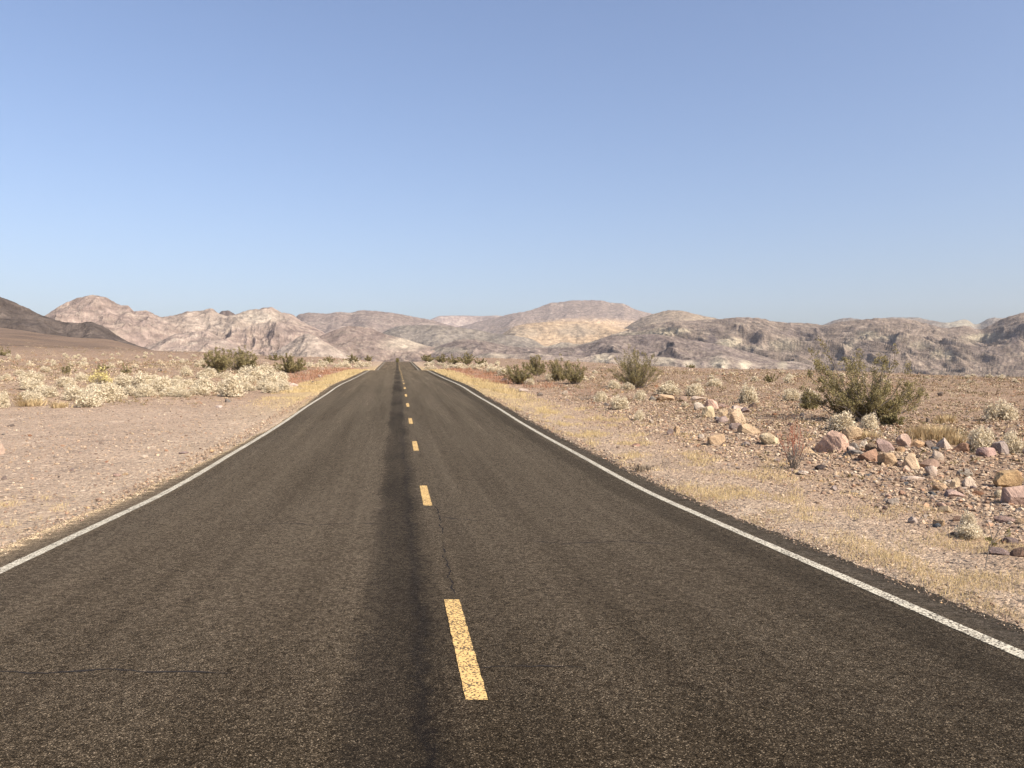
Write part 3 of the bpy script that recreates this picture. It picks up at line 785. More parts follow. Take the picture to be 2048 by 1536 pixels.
(sv, sf), (lv, lf) = creosote_meshes(11, 2.4, 4.0, tips=tips, leaf=0.036, per=11, lv=34)
mk('stem', sv, sf, M_CREO_STEM, parent=e); mk('foliage', lv, lf, M_CREO, parent=e)

for i, (px, b, w, hh, lab, kw) in enumerate([
    (1272, 776, 118, 82, 'round olive creosote bush standing alone behind small pale shrubs, second largest', dict(n_tips=40, per=11)),
    (1038, 768, 66, 46, 'short bright green bush with upright shoots at the right verge', dict(n_tips=26)),
    (1072, 752, 48, 42, 'greyish creosote bush just behind the short bright green one', dict(n_tips=18)),
    (1118, 764, 52, 56, 'olive creosote bush with one tall shoot, left of a twin pair', dict(n_tips=20)),
    (1152, 768, 54, 46, 'lower brownish bush, right one of a twin pair', dict(n_tips=18)),
    (436, 748, 78, 50, 'dense green creosote bush at the left end of the left roadside pair', dict(n_tips=38)),
    (484, 742, 74, 50, 'dense green creosote bush behind white shrubs, right half of the left pair', dict(n_tips=38)),
    (580, 747, 72, 38, 'dark green creosote bush alone between the left pair and the crest', dict(n_tips=32)),
    (706, 727, 40, 18, 'low green bush on the left verge near the crest', dict(n_tips=20)),
    (738, 722, 20, 12, 'tiny bush last before the crest on the left side', dict(n_tips=12)),
    (655, 727, 40, 14, 'low brownish bush behind a far row of white shrubs', dict(n_tips=12)),
    (550, 722, 40, 14, 'small far bush on the plain behind the dark green one', dict(n_tips=12)),
    (856, 724, 30, 15, 'green bush at the road end of the far right row', dict(n_tips=18)),
    (882, 726, 34, 17, 'second green bush of the far right row, counted from the road', dict(n_tips=18)),
    (908, 728, 34, 19, 'middle green bush of the far right row', dict(n_tips=18)),
    (934, 729, 38, 24, 'tallest green bush of the far right row', dict(n_tips=20)),
    (960, 731, 30, 15, 'green bush at the outer end of the far right row', dict(n_tips=16)),
    (1620, 820, 50, 38, 'low green bush under a white shrub, left of the largest creosote', dict(n_tips=11)),
    (1495, 808, 34, 26, 'low green shoots in front of a white shrub behind the boulders', dict(n_tips=14)),
    (1785, 852, 46, 26, 'low olive bush at the foot of the largest creosote', dict(n_tips=22)),
    (1542, 765, 30, 22, 'small brown green bush far on the right plain', dict(n_tips=12)),
    (1388, 790, 20, 14, 'tiny green sprig in front of a white shrub', dict(n_tips=8)),
    (137, 748, 30, 20, 'thin brown green bush behind the white band, left of the yellow shrub', dict(n_tips=9)),
    (205, 744, 24, 16, 'small brown green bush right above the yellow shrub', dict(n_tips=9)),
    (250, 748, 26, 20, 'thin brown green bush to the right behind the yellow shrub', dict(n_tips=9)),
    (8, 712, 26, 18, 'small dark bush on the slope at the left margin', dict(n_tips=10)),
    (795, 725, 8, 9, 'tiny dark bush seen over the crest of the road', dict(n_tips=10)),
    (1385, 737, 30, 10, 'far brown bush on the right skyline of the plain', dict(n_tips=8))]):
    big = dict(per=10, lv=26); big.update(kw); big['n_tips'] = int(big['n_tips'] * 1.7)
    if w < 45: big.update(per=7, lv=14)
    put_creosote(px, b, w, hh, lab, 700 + i, **big)

# --- bleached shrubs with a place of their own
for px, b, w, hh, lab in [
    (1203, 805, 31, 24, 'small round white shrub nearest the road behind the right verge'),
    (1238, 820, 46, 28, 'wide white shrub, lowest of three near the right verge'),
    (1280, 841, 25, 22, 'little white shrub standing alone on bare gravel, right verge'),
    (1282, 800, 28, 22, 'grey white shrub left of a flat tan boulder'),
    (1225, 778, 32, 18, 'pale low shrub left of the foot of the round creosote'),
    (1256, 779, 26, 14, 'grey pale shrub at the foot of the round creosote'),
    (1340, 791, 58, 24, 'spreading white shrub right of the round creosote'),
    (1390, 792, 40, 26, 'domed white shrub with a green sprig before it'),
    (1427, 772, 36, 16, 'pale shrub alone on the brown plain behind the boulders'),
    (1494, 808, 42, 40, 'tall white shrub with green shoots at its base'),
    (1582, 802, 34, 26, 'white shrub left of the green based shrub by the large creosote'),
    (1620, 812, 46, 36, 'white shrub rising from the low green bush by the large creosote'),
    (1690, 868, 66, 42, 'broad white shrub in front of the large creosote, above the pink boulder'),
    (1738, 862, 38, 34, 'beige white shrub at the foot of the large creosote'),
    (2002, 842, 62, 42, 'white shrub standing high at the right margin'),
    (1968, 908, 66, 56, 'large white shrub behind the rust boulder at the right'),
    (2028, 908, 52, 50, 'white shrub beside the blue grey boulder at the right margin'),
    (1938, 1076, 62, 30, 'nearest white shrub, low on the gravel at the right margin'),
    (1936, 1056, 36, 32, 'upper half of the nearest pair of white shrubs at the right'),
    (1370, 812, 18, 10, 'tiny white tuft left of the triangular stone'),
    (1597, 842, 12, 10, 'tiny white tuft behind the red twig bush'),
    (1340, 770, 20, 8, 'small pale shrub behind the spreading white one'),
    (62, 764, 48, 22, 'white shrub at the upper left end of the left band'),
    (12, 762, 24, 16, 'white shrub cut by the left margin, upper one'),
    (6, 815, 30, 34, 'white shrub cut by the left margin, lower one'),
    (72, 786, 44, 28, 'white shrub below the upper left end of the left band'),
    (100, 796, 38, 22, 'white shrub in the left band, below the thin dead one'),
    (129, 774, 44, 22, 'white shrub left of the yellow shrub, upper row'),
    (160, 762, 34, 18, 'pale dry shrub just left behind the yellow shrub'),
    (150, 800, 60, 30, 'wide white shrub below left of the yellow shrub'),
    (176, 814, 62, 32, 'lowest white shrub of the left band with a dark grey foot'),
    (222, 800, 64, 38, 'white shrub directly below the yellow shrub'),
    (248, 776, 46, 30, 'white shrub touching the right side of the yellow shrub'),
    (284, 778, 50, 32, 'white shrub second right of the yellow shrub'),
    (290, 796, 50, 26, 'white shrub in front with a dead branch at its foot'),
    (322, 782, 48, 30, 'white shrub in the middle of the left band'),
    (350, 792, 34, 22, 'low white shrub at the right end of the left band, front'),
    (372, 796, 30, 16, 'small white shrub last at the right end of the left band'),
    (410, 787, 54, 38, 'white shrub alone between the left band and the roadside clump'),
    (373, 752, 26, 22, 'greyish dead shrub behind the left band'),
    (415, 757, 46, 22, 'pale shrub at the foot of the left creosote pair'),
    (470, 793, 56, 44, 'lowest white shrub of the left roadside clump'),
    (478, 774, 46, 30, 'white shrub in the centre of the left roadside clump'),
    (505, 764, 52, 32, 'white shrub below the creosote pair in the roadside clump'),
    (538, 776, 46, 34, 'white shrub at the road end of the roadside clump'),
    (530, 752, 54, 24, 'white shrub at the top of the roadside clump'),
    (563, 766, 26, 22, 'small white shrub below the lone dark green creosote'),
    (392, 772, 22, 12, 'small pale shrub above the lone white one'),
    (490, 747, 30, 16, 'pale shrub between the creosote pair and the clump'),
    (560, 742, 26, 14, 'pale shrub left of the lone dark green creosote'),
    (40, 752, 24, 12, 'small pale shrub at the far upper left of the band'),
    (90, 745, 26, 12, 'faint pale shrub above the left band'),
    (310, 760, 24, 14, 'pale shrub behind the middle of the left band'),
    (1100, 762, 26, 14, 'pale shrub between the green verge bushes'),
    (1060, 770, 24, 14, 'pale shrub right of the short bright green bush'),
    (1008, 752, 36, 16, 'white shrub left behind the short bright green bush'),
    (985, 746, 36, 14, 'white shrub in the right verge row, second from the green bush')]:
    put_pale(px, b, w, hh, lab, None)

# --- more bleached shrubs scattered over the plain; nothing tells these apart
def scatter(n, x0, x1, b0, b1, w0, w1, label, group, seed, pw=1.0, asp=0.55):
    r = np.random.default_rng(seed)
    for i in range(n):
        px = r.uniform(x0, x1); b = b0 + (b1 - b0) * r.uniform() ** pw
        w = (w0 + (w1 - w0) * (b - b0) / max(1, b1 - b0)) * r.uniform(0.7, 1.25)
        xr = CX + F * (road_x(100) / 100)
        if abs(px - 795) < 22: continue
        put_pale(px, b, w, w * asp * r.uniform(0.8, 1.2), label, group)
scatter(34, 600, 740, 724, 736, 9, 16, 'white shrub in the far row along the left verge near the crest', 'far left verge row', 1)
scatter(40, 850, 1000, 727, 741, 9, 18, 'white shrub in the far row along the right verge near the crest', 'far right verge row', 2)
scatter(50, -20, 420, 708, 740, 8, 18, 'small pale shrub scattered on the brown left plain', 'left plain shrubs', 3, 1.3)
scatter(26, 1100, 2060, 742, 768, 10, 18, 'small pale shrub scattered on the brown right plain', 'right plain shrubs', 4, 0.9)
scatter(34, 50, 400, 762, 802, 22, 42, 'small white shrub filling a gap in the left band', 'left band fillers', 5)
scatter(24, 448, 565, 750, 786, 22, 36, 'small white shrub filling the left roadside clump', 'roadside clump fillers', 6)

# --- yellow flowered shrub
x, y, z = on_land(199, 770)
e = empty('rabbitbrush', (x, y, z), 'yellow topped rounded shrub among the white shrubs of the left band', 'shrub')
(sv, sf), (lv, lf) = pale_meshes(801, 56 / F * y, 42 / F * y, 110, 16, 0.055, 0.6)
mk('stem', sv, sf, M_CREO_STEM, parent=e); mk('blossom', lv, lf, M_YFLOW, parent=e)

def twig_bush(px, base, hpx, wpx, label, seed, n, name='twig_bush', red=True, rad=0.006, droop=0.0):
    x, y, z = on_land(px, base); r = np.random.default_rng(seed)
    h = hpx / F * y; w = wpx / F * y; A = MB(); B = MB()
    for i in range(n):
        a = r.uniform(0, 6.28); q = math.sqrt(r.uniform())
        t = np.array([math.cos(a) * q * w / 2, math.sin(a) * q * w / 2, h * (1 - 0.4 * q * q) * r.uniform(0.55, 1.0)])
        b = np.array([r.normal() * 0.03, r.normal() * 0.03, -0.02]); m = b + (t - b) * np.array([0.6, 0.6, 0.45])
        s = np.linspace(0, 1, 8)[:, None]; path = b * (1 - s) ** 2 + 2 * m * s * (1 - s) + t * s ** 2
        path[1:] += r.normal(size=(7, 3)) * 0.012
        A.tube(path[:5], np.linspace(rad, rad * 0.7, 5), 4); B.tube(path[4:], np.linspace(rad * 0.7, rad * 0.35, 4), 4)
        for k in range(4):
            p0 = path[r.integers(2, 7)]; d = r.normal(size=3) * 0.6; d[2] = abs(d[2]) + 0.8; d /= np.linalg.norm(d)
            ln = h * r.uniform(0.12, 0.3)
            (B if p0[2] > h * 0.4 else A).tube(np.stack([p0, p0 + d * ln * 0.5 + r.normal(size=3) * 0.012, p0 + d * ln]), [rad * 0.5, rad * 0.4, rad * 0.25], 3)
    e = empty(name, (x, y, z), label, 'bush')
    v, f = A.get(); mk('stem', v, f, M_CREO_STEM, parent=e)
    v, f = B.get(); mk('crown', v, f, M_REDTWIG if red else M_PALE_STEM, parent=e)
    return e
twig_bush(1588, 938, 100, 76, 'leafless bush with red upper twigs left of the pink boulder', 31, 30)
twig_bush(1170, 800, 34, 90, 'low reddish leafless bush left of the small round white shrub', 32, 40, rad=0.004)
twig_bush(1046, 752, 20, 50, 'reddish leafless bush near the short bright green bush', 33, 20, rad=0.006)
twig_bush(1330, 935, 30, 26, 'wispy low dead weed on the gravel at the right', 34, 8, red=False, rad=0.003)

# dead branch plant close to the camera on the right
def branch_plant():
    x, y, z = on_land(1970, 1135); A = MB(); B = MB(); s = y / F
    def w(px, py, dy=0.0): return np.array([(px - 1970) * s, dy, (1135 - py) * s])
    lines = [([(1970, 1138), (1976, 1105), (1984, 1075), (1978, 1048), (1966, 1030), (1968, 1010)], 0.0, 0.006),
             ([(1984, 1085), (2004, 1074), (2022, 1070), (2036, 1058), (2060, 1052)], 0.12, 0.005),
             ([(1980, 1090), (1996, 1058), (2008, 1040), (2030, 1026), (2062, 1012)], -0.1, 0.004),
             ([(1976, 1100), (1988, 1088), (1996, 1072), (2002, 1040), (2004, 1014)], 0.05, 0.003),
             ([(1978, 1048), (1970, 1040), (1960, 1036)], 0.05, 0.003),
             ([(1972, 1120), (1962, 1104), (1956, 1080)], -0.06, 0.003)]
    for pts, dy, rad in lines:
        n = len(pts); path = np.array([w(*p, dy * i / n) for i, p in enumerate(pts)])
        A.tube(path, np.linspace(rad, rad * 0.45, n), 5)
    r = np.random.default_rng(5); C = []
    for p, dy in (((2024, 1070), 0.07), ((2030, 1063), 0.09), ((1982, 1080), 0.0), ((1990, 1086), 0.0), ((1972, 1076), 0.0)):
        C.append(w(*p, dy) + r.normal(size=(9, 3)) * 0.014)
    e = empty('dead_branch_plant', (x, y, z), 'spindly dark plant with bare forked branches at the right margin', 'plant')
    v, f = A.get(); mk('stem', v, f, M_CREO_STEM, parent=e)
    v, f = quads(r, np.concatenate(C), 0.024, 1.8); mk('leaf_cluster', v, f, M_CREO, parent=e)
branch_plant()

def tuft(px, base, wpx, hpx, label, seed, n, mat=M_STRAW, name='grass_tuft'):
    x, y, z = on_land(px, base); r = np.random.default_rng(seed); w = wpx / F * y; h = hpx / F * y
    bx = r.normal(size=n) * w * 0.2; byy = r.normal(size=n) * w * 0.14
    a = np.arctan2(byy, bx) + r.normal(size=n) * 0.7; ln = h * r.uniform(0.6, 1.15, n)
    b0 = np.stack([bx, byy, np.full(n, -0.01)], 1); out = np.stack([np.cos(a), np.sin(a)], 1) * (w * 0.24 * r.uniform(0.2, 1.2, n))[:, None]
    t = np.c_[b0[:, :2] + out, ln * r.uniform(0.7, 1.0, n)]; th = 0.0016 * y / 4
    side = np.c_[-np.sin(a + 0.8), np.cos(a + 0.8), np.zeros(n)] * max(0.004, th)
    mid = (b0 + t) / 2 + np.array([0, 0, 1]) * (0.12 * ln)[:, None]
    V = np.stack([b0 - side, b0 + side, mid + side * 0.8, mid - side * 0.8, t], 1).reshape(-1, 3)
    i = np.arange(n) * 5
    o = mk(name, V, [np.stack([i, i + 1, i + 2, i + 3], 1), np.stack([i + 3, i + 2, i + 4], 1)], mat, loc=(x, y, z))
    return tag(o, label, 'grass tuft')
tuft(1868, 884, 92, 34, 'straw coloured mound of dry grass behind the boulders', 41, 900)
tuft(1912, 892, 46, 22, 'smaller straw grass tuft right of the big straw mound', 42, 300)
tuft(1286, 943, 30, 17, 'brown dry tumbleweed tuft beside the asphalt edge', 43, 220, M_PALE_STEM, 'dry_weed')
tuft(60, 812, 60, 18, 'yellow grass tuft below the white band at the left', 44, 260)
tuft(120, 816, 40, 14, 'second yellow grass tuft below the white band', 45, 200)
tuft(55, 800, 44, 14, 'straw tuft among the white shrubs at the far left', 46, 200)
tuft(1890, 845, 44, 20, 'pale straw tuft right of the largest creosote', 47, 200)
tuft(1730, 880, 60, 16, 'yellow straw tuft between the tan boulder and broad white shrub', 48, 260)
for i, (px, b, hpx) in enumerate(((1297, 918, 26), (1367, 938, 20), (1284, 896, 22), (1378, 912, 20))):
    x, y, z = on_land(px, b); A = MB(); r = np.random.default_rng(60 + i); hh = hpx / F * y
    for j in range(3):
        d = np.array([r.normal() * 0.1, r.normal() * 0.1, 1]) * hh * r.uniform(0.6, 1)
        A.tube(np.stack([[0, 0, -0.01], d * 0.5 + r.normal(size=3) * 0.01, d]), [0.004, 0.003, 0.002], 3)
    v, f = A.get(); tag(mk('dry_stalk', v, f, M_PALE_STEM, loc=(x, y, z)), 'thin upright dead weed stalk on the right gravel verge', 'weed', 'dead weed stalks')

# ------------------------------------------------------------------ rocks
import bmesh
def ico(sub):
    bm = bmesh.new(); bmesh.ops.create_icosphere(bm, subdivisions=sub, radius=1.0)
    v = np.array([p.co[:] for p in bm.verts]); f = np.array([[q.index for q in p.verts] for p in bm.faces]); bm.free(); return v, f
ICO4, ICO1, ICO2 = ico(5), ico(1), ico(2)
def boulder(seed, planes=9, cut=(0.62, 0.9), rough=0.05, base=ICO4):
    """An angular stone: a ball cut by planes, worn and pitted."""
    r = np.random.default_rng(seed); v = base[0].copy()
    for i in range(planes):
        n = r.normal(size=3); n /= np.linalg.norm(n); d = r.uniform(*cut)
        s = v @ n; over = np.maximum(s - d, 0); v = v - n * (over * 0.97)[:, None]
    if rough:
        a = fbm(v[:, 0] * 1.7 + v[:, 2] * 1.3 + seed, v[:, 1] * 1.7 - v[:, 2] * 1.1, 4, seed)
        b = fbm(v[:, 0] * 5 + v[:, 2] * 3.7, v[:, 1] * 5 - v[:, 2] * 4.1 + seed, 3, seed + 5)
        v = v * (1 + rough * 1.6 * a + rough * 0.7 * b)[:, None]
    mn, mx = v.min(0), v.max(0)
    return (v - (mn + mx) / 2) / (mx - mn) * 2, base[1]

RC = dict(cream=(0.58, 0.45, 0.30), tan=(0.50, 0.36, 0.22), ochre=(0.45, 0.285, 0.145), pink=(0.60, 0.42, 0.32), rust=(0.27, 0.145, 0.085), brown=(0.23, 0.155, 0.115),
          purple=(0.26, 0.20, 0.185), grey=(0.25, 0.225, 0.205), blue=(0.125, 0.13, 0.135), pale=(0.53, 0.435, 0.36), dark=(0.09, 0.075, 0.072), redb=(0.34, 0.185, 0.125), mauve=(0.42, 0.295, 0.245))
nrock = 0
def put_rock(cx, cy, w, h, colr, label, planes=9, cut=(0.62, 0.9), group=None, seed=None, mesh=None, name='boulder', rough=0.05):
    global nrock
    nrock += 1; seed = seed or 1000 + nrock; r = np.random.default_rng(seed)
    x, y, z = on_land(cx, cy + h * 0.42)
    W = w / F * y; Hh = h / F * y; D = W * r.uniform(0.7, 0.95); bury = 0.3
    y2 = y + D * 0.3; x2 = (cx - CX) / F * y2
    full = Hh / (1 - bury)
    v, f = boulder(seed, planes, cut, rough) if mesh is None else mesh
    if mesh is None:
        a = r.uniform(-0.5, 0.5); ca, sa = math.cos(a), math.sin(a)
        v = np.c_[v[:, 0] * ca - v[:, 1] * sa, v[:, 0] * sa + v[:, 1] * ca, v[:, 2]]
        mn, mx = v.min(0), v.max(0); v = (v - (mn + mx) / 2) / (mx - mn) * 2
        v = v * np.array([W / 2, D / 2, full / 2])
    o = mk(name, v, f, M_ROCK, smooth=False, loc=(x2, y2, z - full * bury + full / 2))
    k = RC[colr]; t = r.uniform(0.88, 1.12, 3) * r.uniform(0.9, 1.1)
    o.color = (*((np.array(k) * 0.74 + np.array([0.40, 0.32, 0.245]) * 0.26) * (0.7 + 0.3 * t) * 0.86), 1)
    return tag(o, label, 'rock', group)

for row in [
    (1416, 827, 27, 23, 'cream', 'cream rounded boulder beside smaller orange and grey stones'),
    (1476, 838, 38, 33, 'cream', 'tall cream boulder with flat front, largest of the left boulder cluster'),
    (1497, 860, 42, 21, 'tan', 'flat yellow cream slab in front of the tall cream boulder'),
    (1473, 857, 32, 14, 'purple', 'flat purple grey stone between tall cream boulder and yellow slab'),
    (1444, 827, 24, 16, 'tan', 'orange tan stone between the two cream boulders'),
    (1444, 841, 26, 14, 'purple', 'blue grey broken stone before the orange tan one'),
    (1423, 810, 28, 20, 'pink', 'triangular pinkish brown stone above the cream boulder'),
    (1399, 812, 24, 15, 'pale', 'pale pink stone left of the triangular stone'),
    (1340, 865, 14, 13, 'purple', 'small dark grey stone touching a small tan one'),
    (1353, 861, 13, 14, 'tan', 'small tan stone touching a small dark grey one'),
    (1432, 880, 36, 22, 'tan', 'half buried tan boulder with grey left face'),
    (1540, 878, 42, 25, 'cream', 'tan wedge shaped boulder left of the red twig bush'),
    (1492, 888, 19, 9, 'grey', 'flat grey stone lying on gravel below the yellow slab'),
    (1609, 899, 48, 14, 'tan', 'thin tan slab propped behind the red twig bush'),
    (1668, 885, 72, 44, 'pink', 'largest pink boulder right of the red twig bush'),
    (1702, 872, 38, 26, 'tan', 'tan boulder leaning behind the largest pink boulder'),
    (1709, 896, 24, 17, 'blue', 'dark blue grey stone at the right foot of the pink boulder'),
    (1706, 908, 36, 12, 'blue', 'long flat dark blue stone in front of the pink boulder'),
    (1728, 889, 22, 13, 'pale', 'pale pink stone behind the dark blue ones'),
    (1742, 897, 26, 17, 'brown', 'brown stone between pale pink stone and purple boulder'),
    (1769, 896, 36, 28, 'purple', 'purple grey peaked boulder with dark left face'),
    (1808, 885, 34, 26, 'mauve', 'upright mauve block with dark left face below the straw mound'),
    (1832, 890, 36, 16, 'ochre', 'long ochre stone right of the upright mauve block'),
    (1858, 890, 17, 14, 'purple', 'small purple stone right of the long ochre one'),
    (1890, 889, 28, 24, 'pale', 'pale greenish white boulder below the straw tuft'),
    (1921, 901, 46, 20, 'rust', 'rust brown rounded boulder with light underside'),
    (1974, 908, 40, 19, 'mauve', 'pink brown stone right of the rust boulder'),
    (1999, 902, 34, 26, 'grey', 'blue grey rounded boulder beside the white shrub'),
    (2020, 862, 26, 15, 'brown', 'brown stone behind the large white shrub'),
    (2052, 905, 16, 16, 'grey', 'grey stone cut by the right margin'),
    (1741, 917, 44, 26, 'redb', 'red brown boulder with sloping cracked front'),
    (1775, 923, 34, 26, 'tan', 'tan boulder with dark left facet beside the red brown one'),
    (1824, 925, 36, 32, 'cream', 'cream boulder with pink foot, front of the right pile'),
    (1812, 939, 16, 12, 'pink', 'pink stone at the foot of the cream boulder'),
    (1874, 913, 24, 19, 'pale', 'pale block right above the grey brown boulder'),
    (1858, 930, 42, 20, 'brown', 'grey brown flat boulder right of the cream one'),
    (1863, 947, 26, 22, 'pale', 'white boulder with black shadow side, below the grey brown boulder'),
    (1799, 901, 20, 11, 'ochre', 'small ochre stone below the purple peaked boulder'),
    (1908, 969, 19, 21, 'cream', 'upright cream stone left of a pale pink one'),
    (1937, 967, 30, 21, 'pale', 'pale pink stone right of the upright cream one'),
    (1878, 974, 24, 17, 'tan', 'tan stone left of the upright cream one'),
    (1929, 947, 32, 15, 'grey', 'grey low stone above the pale pink one'),
    (2011, 961, 58, 36, 'ochre', 'large orange ochre boulder at the right margin'),
    (1999, 994, 19, 15, 'cream', 'small yellow cream stone below the orange boulder'),
    (2030, 996, 56, 38, 'mauve', 'pink purple boulder cut by the right margin'),
    (1824, 959, 46, 8, 'pale', 'long pale slab flush with the gravel'),
    (1607, 946, 28, 9, 'pale', 'white flat stone below the red twig bush'),
    (1668, 978, 15, 11, 'grey', 'grey stone alone on gravel below the pink boulder'),
    (1785, 1004, 26, 14, 'grey', 'pale grey flat stone in the foreground gravel'),
    (1770, 1017, 11, 9, 'dark', 'small black stone in the foreground gravel'),
    (1908, 988, 38, 13, 'mauve', 'pinkish brown flat stone below the upright cream one'),
    (1804, 987, 14, 9, 'redb', 'small dark red stone on the foreground gravel'),
    (1845, 1043, 11, 8, 'cream', 'small cream stone in the near right gravel'),
    (1865, 996, 11, 11, 'purple', 'small purple stone in the right gravel below the tan one'),
    (1396, 796, 28, 9, 'pale', 'pale flat stone behind the triangular stone'),
    (1365, 797, 22, 12, 'brown', 'brown low stone right of a flat tan boulder'),
    (1330, 795, 38, 14, 'tan', 'flat tan boulder at the foot of the spreading white shrub'),
    (1305, 794, 14, 9, 'blue', 'dark stone left of the flat tan boulder'),
    (1475, 816, 24, 9, 'pale', 'pale flat stone behind the tall cream boulder'),
    (1447, 811, 22, 9, 'mauve', 'pinkish stone right of the triangular stone'),
    (1506, 812, 20, 12, 'brown', 'brown round stone by the green shoots'),
    (1490, 823, 20, 11, 'purple', 'purple low stone right behind the tall cream boulder'),
    (1130, 784, 13, 9, 'pale', 'pale round stone on the right verge before the twin bushes'),
    (1047, 781, 20, 9, 'pale', 'pale flat stone below the short bright green bush'),
    (1010, 762, 18, 12, 'mauve', 'pinkish stone left of the short bright green bush'),
    (1080, 789, 13, 7, 'dark', 'dark small stone on the right verge'),
    (1402, 870, 12, 9, 'pale', 'small pale stone above the half buried tan boulder'),
    (1303, 845, 10, 8, 'pale', 'little pinkish stone beside the lone little white shrub'),
    (1272, 890, 18, 6, 'redb', 'flat brown stone on the right shoulder'),
    (1531, 920, 9, 9, 'tan', 'little tan stone left of the red bush foot'),
    (1592, 944, 14, 8, 'tan', 'small tan stone at the red bush foot'),
    (1605, 831, 10, 8, 'grey', 'grey stone behind the red twig bush'),
    (1652, 800, 10, 7, 'dark', 'dark stone on the plain beside the largest creosote'),
    (1881, 790, 10, 8, 'dark', 'black stone on the plain right of the largest creosote'),
    (1856, 838, 8, 9, 'dark', 'black stone below the pale straw tuft'),
    (1980, 852, 12, 8, 'dark', 'black stone left of the brown stone near the right margin'),
    (0, 899, 18, 22, 'pink', 'pink stone cut by the left margin'),
    (455, 803, 11, 7, 'blue', 'dark stone below the roadside clump on the left'),
    (584, 771, 26, 9, 'pale', 'pale flat rock near the left road edge'),
    (320, 742, 8, 6, 'dark', 'black stone behind the left white band'),
    (438, 814, 14, 5, 'pale', 'pale flat stone on the left pull-out'),
    (290, 913, 12, 7, 'pale', 'pale stone alone on the left pull-out gravel'),
    (368, 906, 18, 4, 'purple', 'flat dark stone alone on the left pull-out gravel'),
    (8, 956, 12, 7, 'dark', 'dark stone at the left margin of the pull-out'),
    (22, 850, 14, 5, 'dark', 'dark flat stone at the upper left of the pull-out'),
    (625, 765, 8, 6, 'dark', 'dark stone by the left road edge near the red weeds'),
    (640, 753, 9, 6, 'pale', 'pale stone by the red weeds at the left')]:
    big = row[2] >= 24
    put_rock(*row, planes=13 if big else 10, cut=(0.5, 0.84))

# small loose stones: alike, so they share labels by area
SM = []
for i in range(10):
    v, f = boulder(2000 + i, 8, (0.55, 0.88), 0.05, ICO2); SM.append(v)
def stones(n, x0, x1, y0, y1, s0, s1, label, group, seed, keep=None):
    r = np.random.default_rng(seed); names = list(RC); pr = np.array([.1, .12, .04, .12, .06, .12, .12, .12, .04, .12, .04, .05, .05]); pr = pr / pr.sum()
    dat = []
    for i in range(len(SM)):
        me = mk('small_stone', SM[i] * 0.5, ICO2[1], M_ROCK); dat.append(me.data); bpy.data.objects.remove(me)
    k = 0; tries = 0
    while k < n and tries < n * 20:
        tries += 1
        px = r.uniform(x0, x1); py = r.uniform(y0, y1)
        if keep and not keep(px, py): continue
        x, y, z = on_land(px, py)
        if abs(x - road_x(y)) < 5.2: continue
        k += 1
        s = r.uniform(s0, s1) * (0.5 + 0.9 * r.uniform() ** 3)
        o = bpy.data.objects.new('small_stone', dat[r.integers(len(dat))]); COL.objects.link(o)
        o.location = (x, y, z + 0.1 * s); o.scale = (s, s * r.uniform(0.6, 0.9), s * r.uniform(0.4, 0.75)); o.rotation_euler = (r.normal() * 0.2, r.normal() * 0.2, r.uniform(0, 6.28))
        c3 = np.array(RC[names[r.choice(len(names), p=pr)]]) * r.uniform(0.8, 1.1); o.color = (*c3, 1)
        tag(o, label, 'stone', group)
stones(130, 1300, 2060, 800, 1120, 0.09, 0.26, 'small loose stone lying among the boulders right of the road', 'loose stones by the boulders', 71,
       lambda px, py: py < 800 + (px - 1250) * 0.38 + 30)
stones(40, 1000, 1420, 765, 880, 0.10, 0.28, 'small loose stone on the right verge short of the boulders', 'loose stones on the right verge', 72, lambda px, py: py < 768 + (px - 980) * 0.27)
stones(35, -20, 560, 808, 1010, 0.05, 0.14, 'small loose stone on the left gravel pull-out', 'loose stones on the left pull-out', 73)

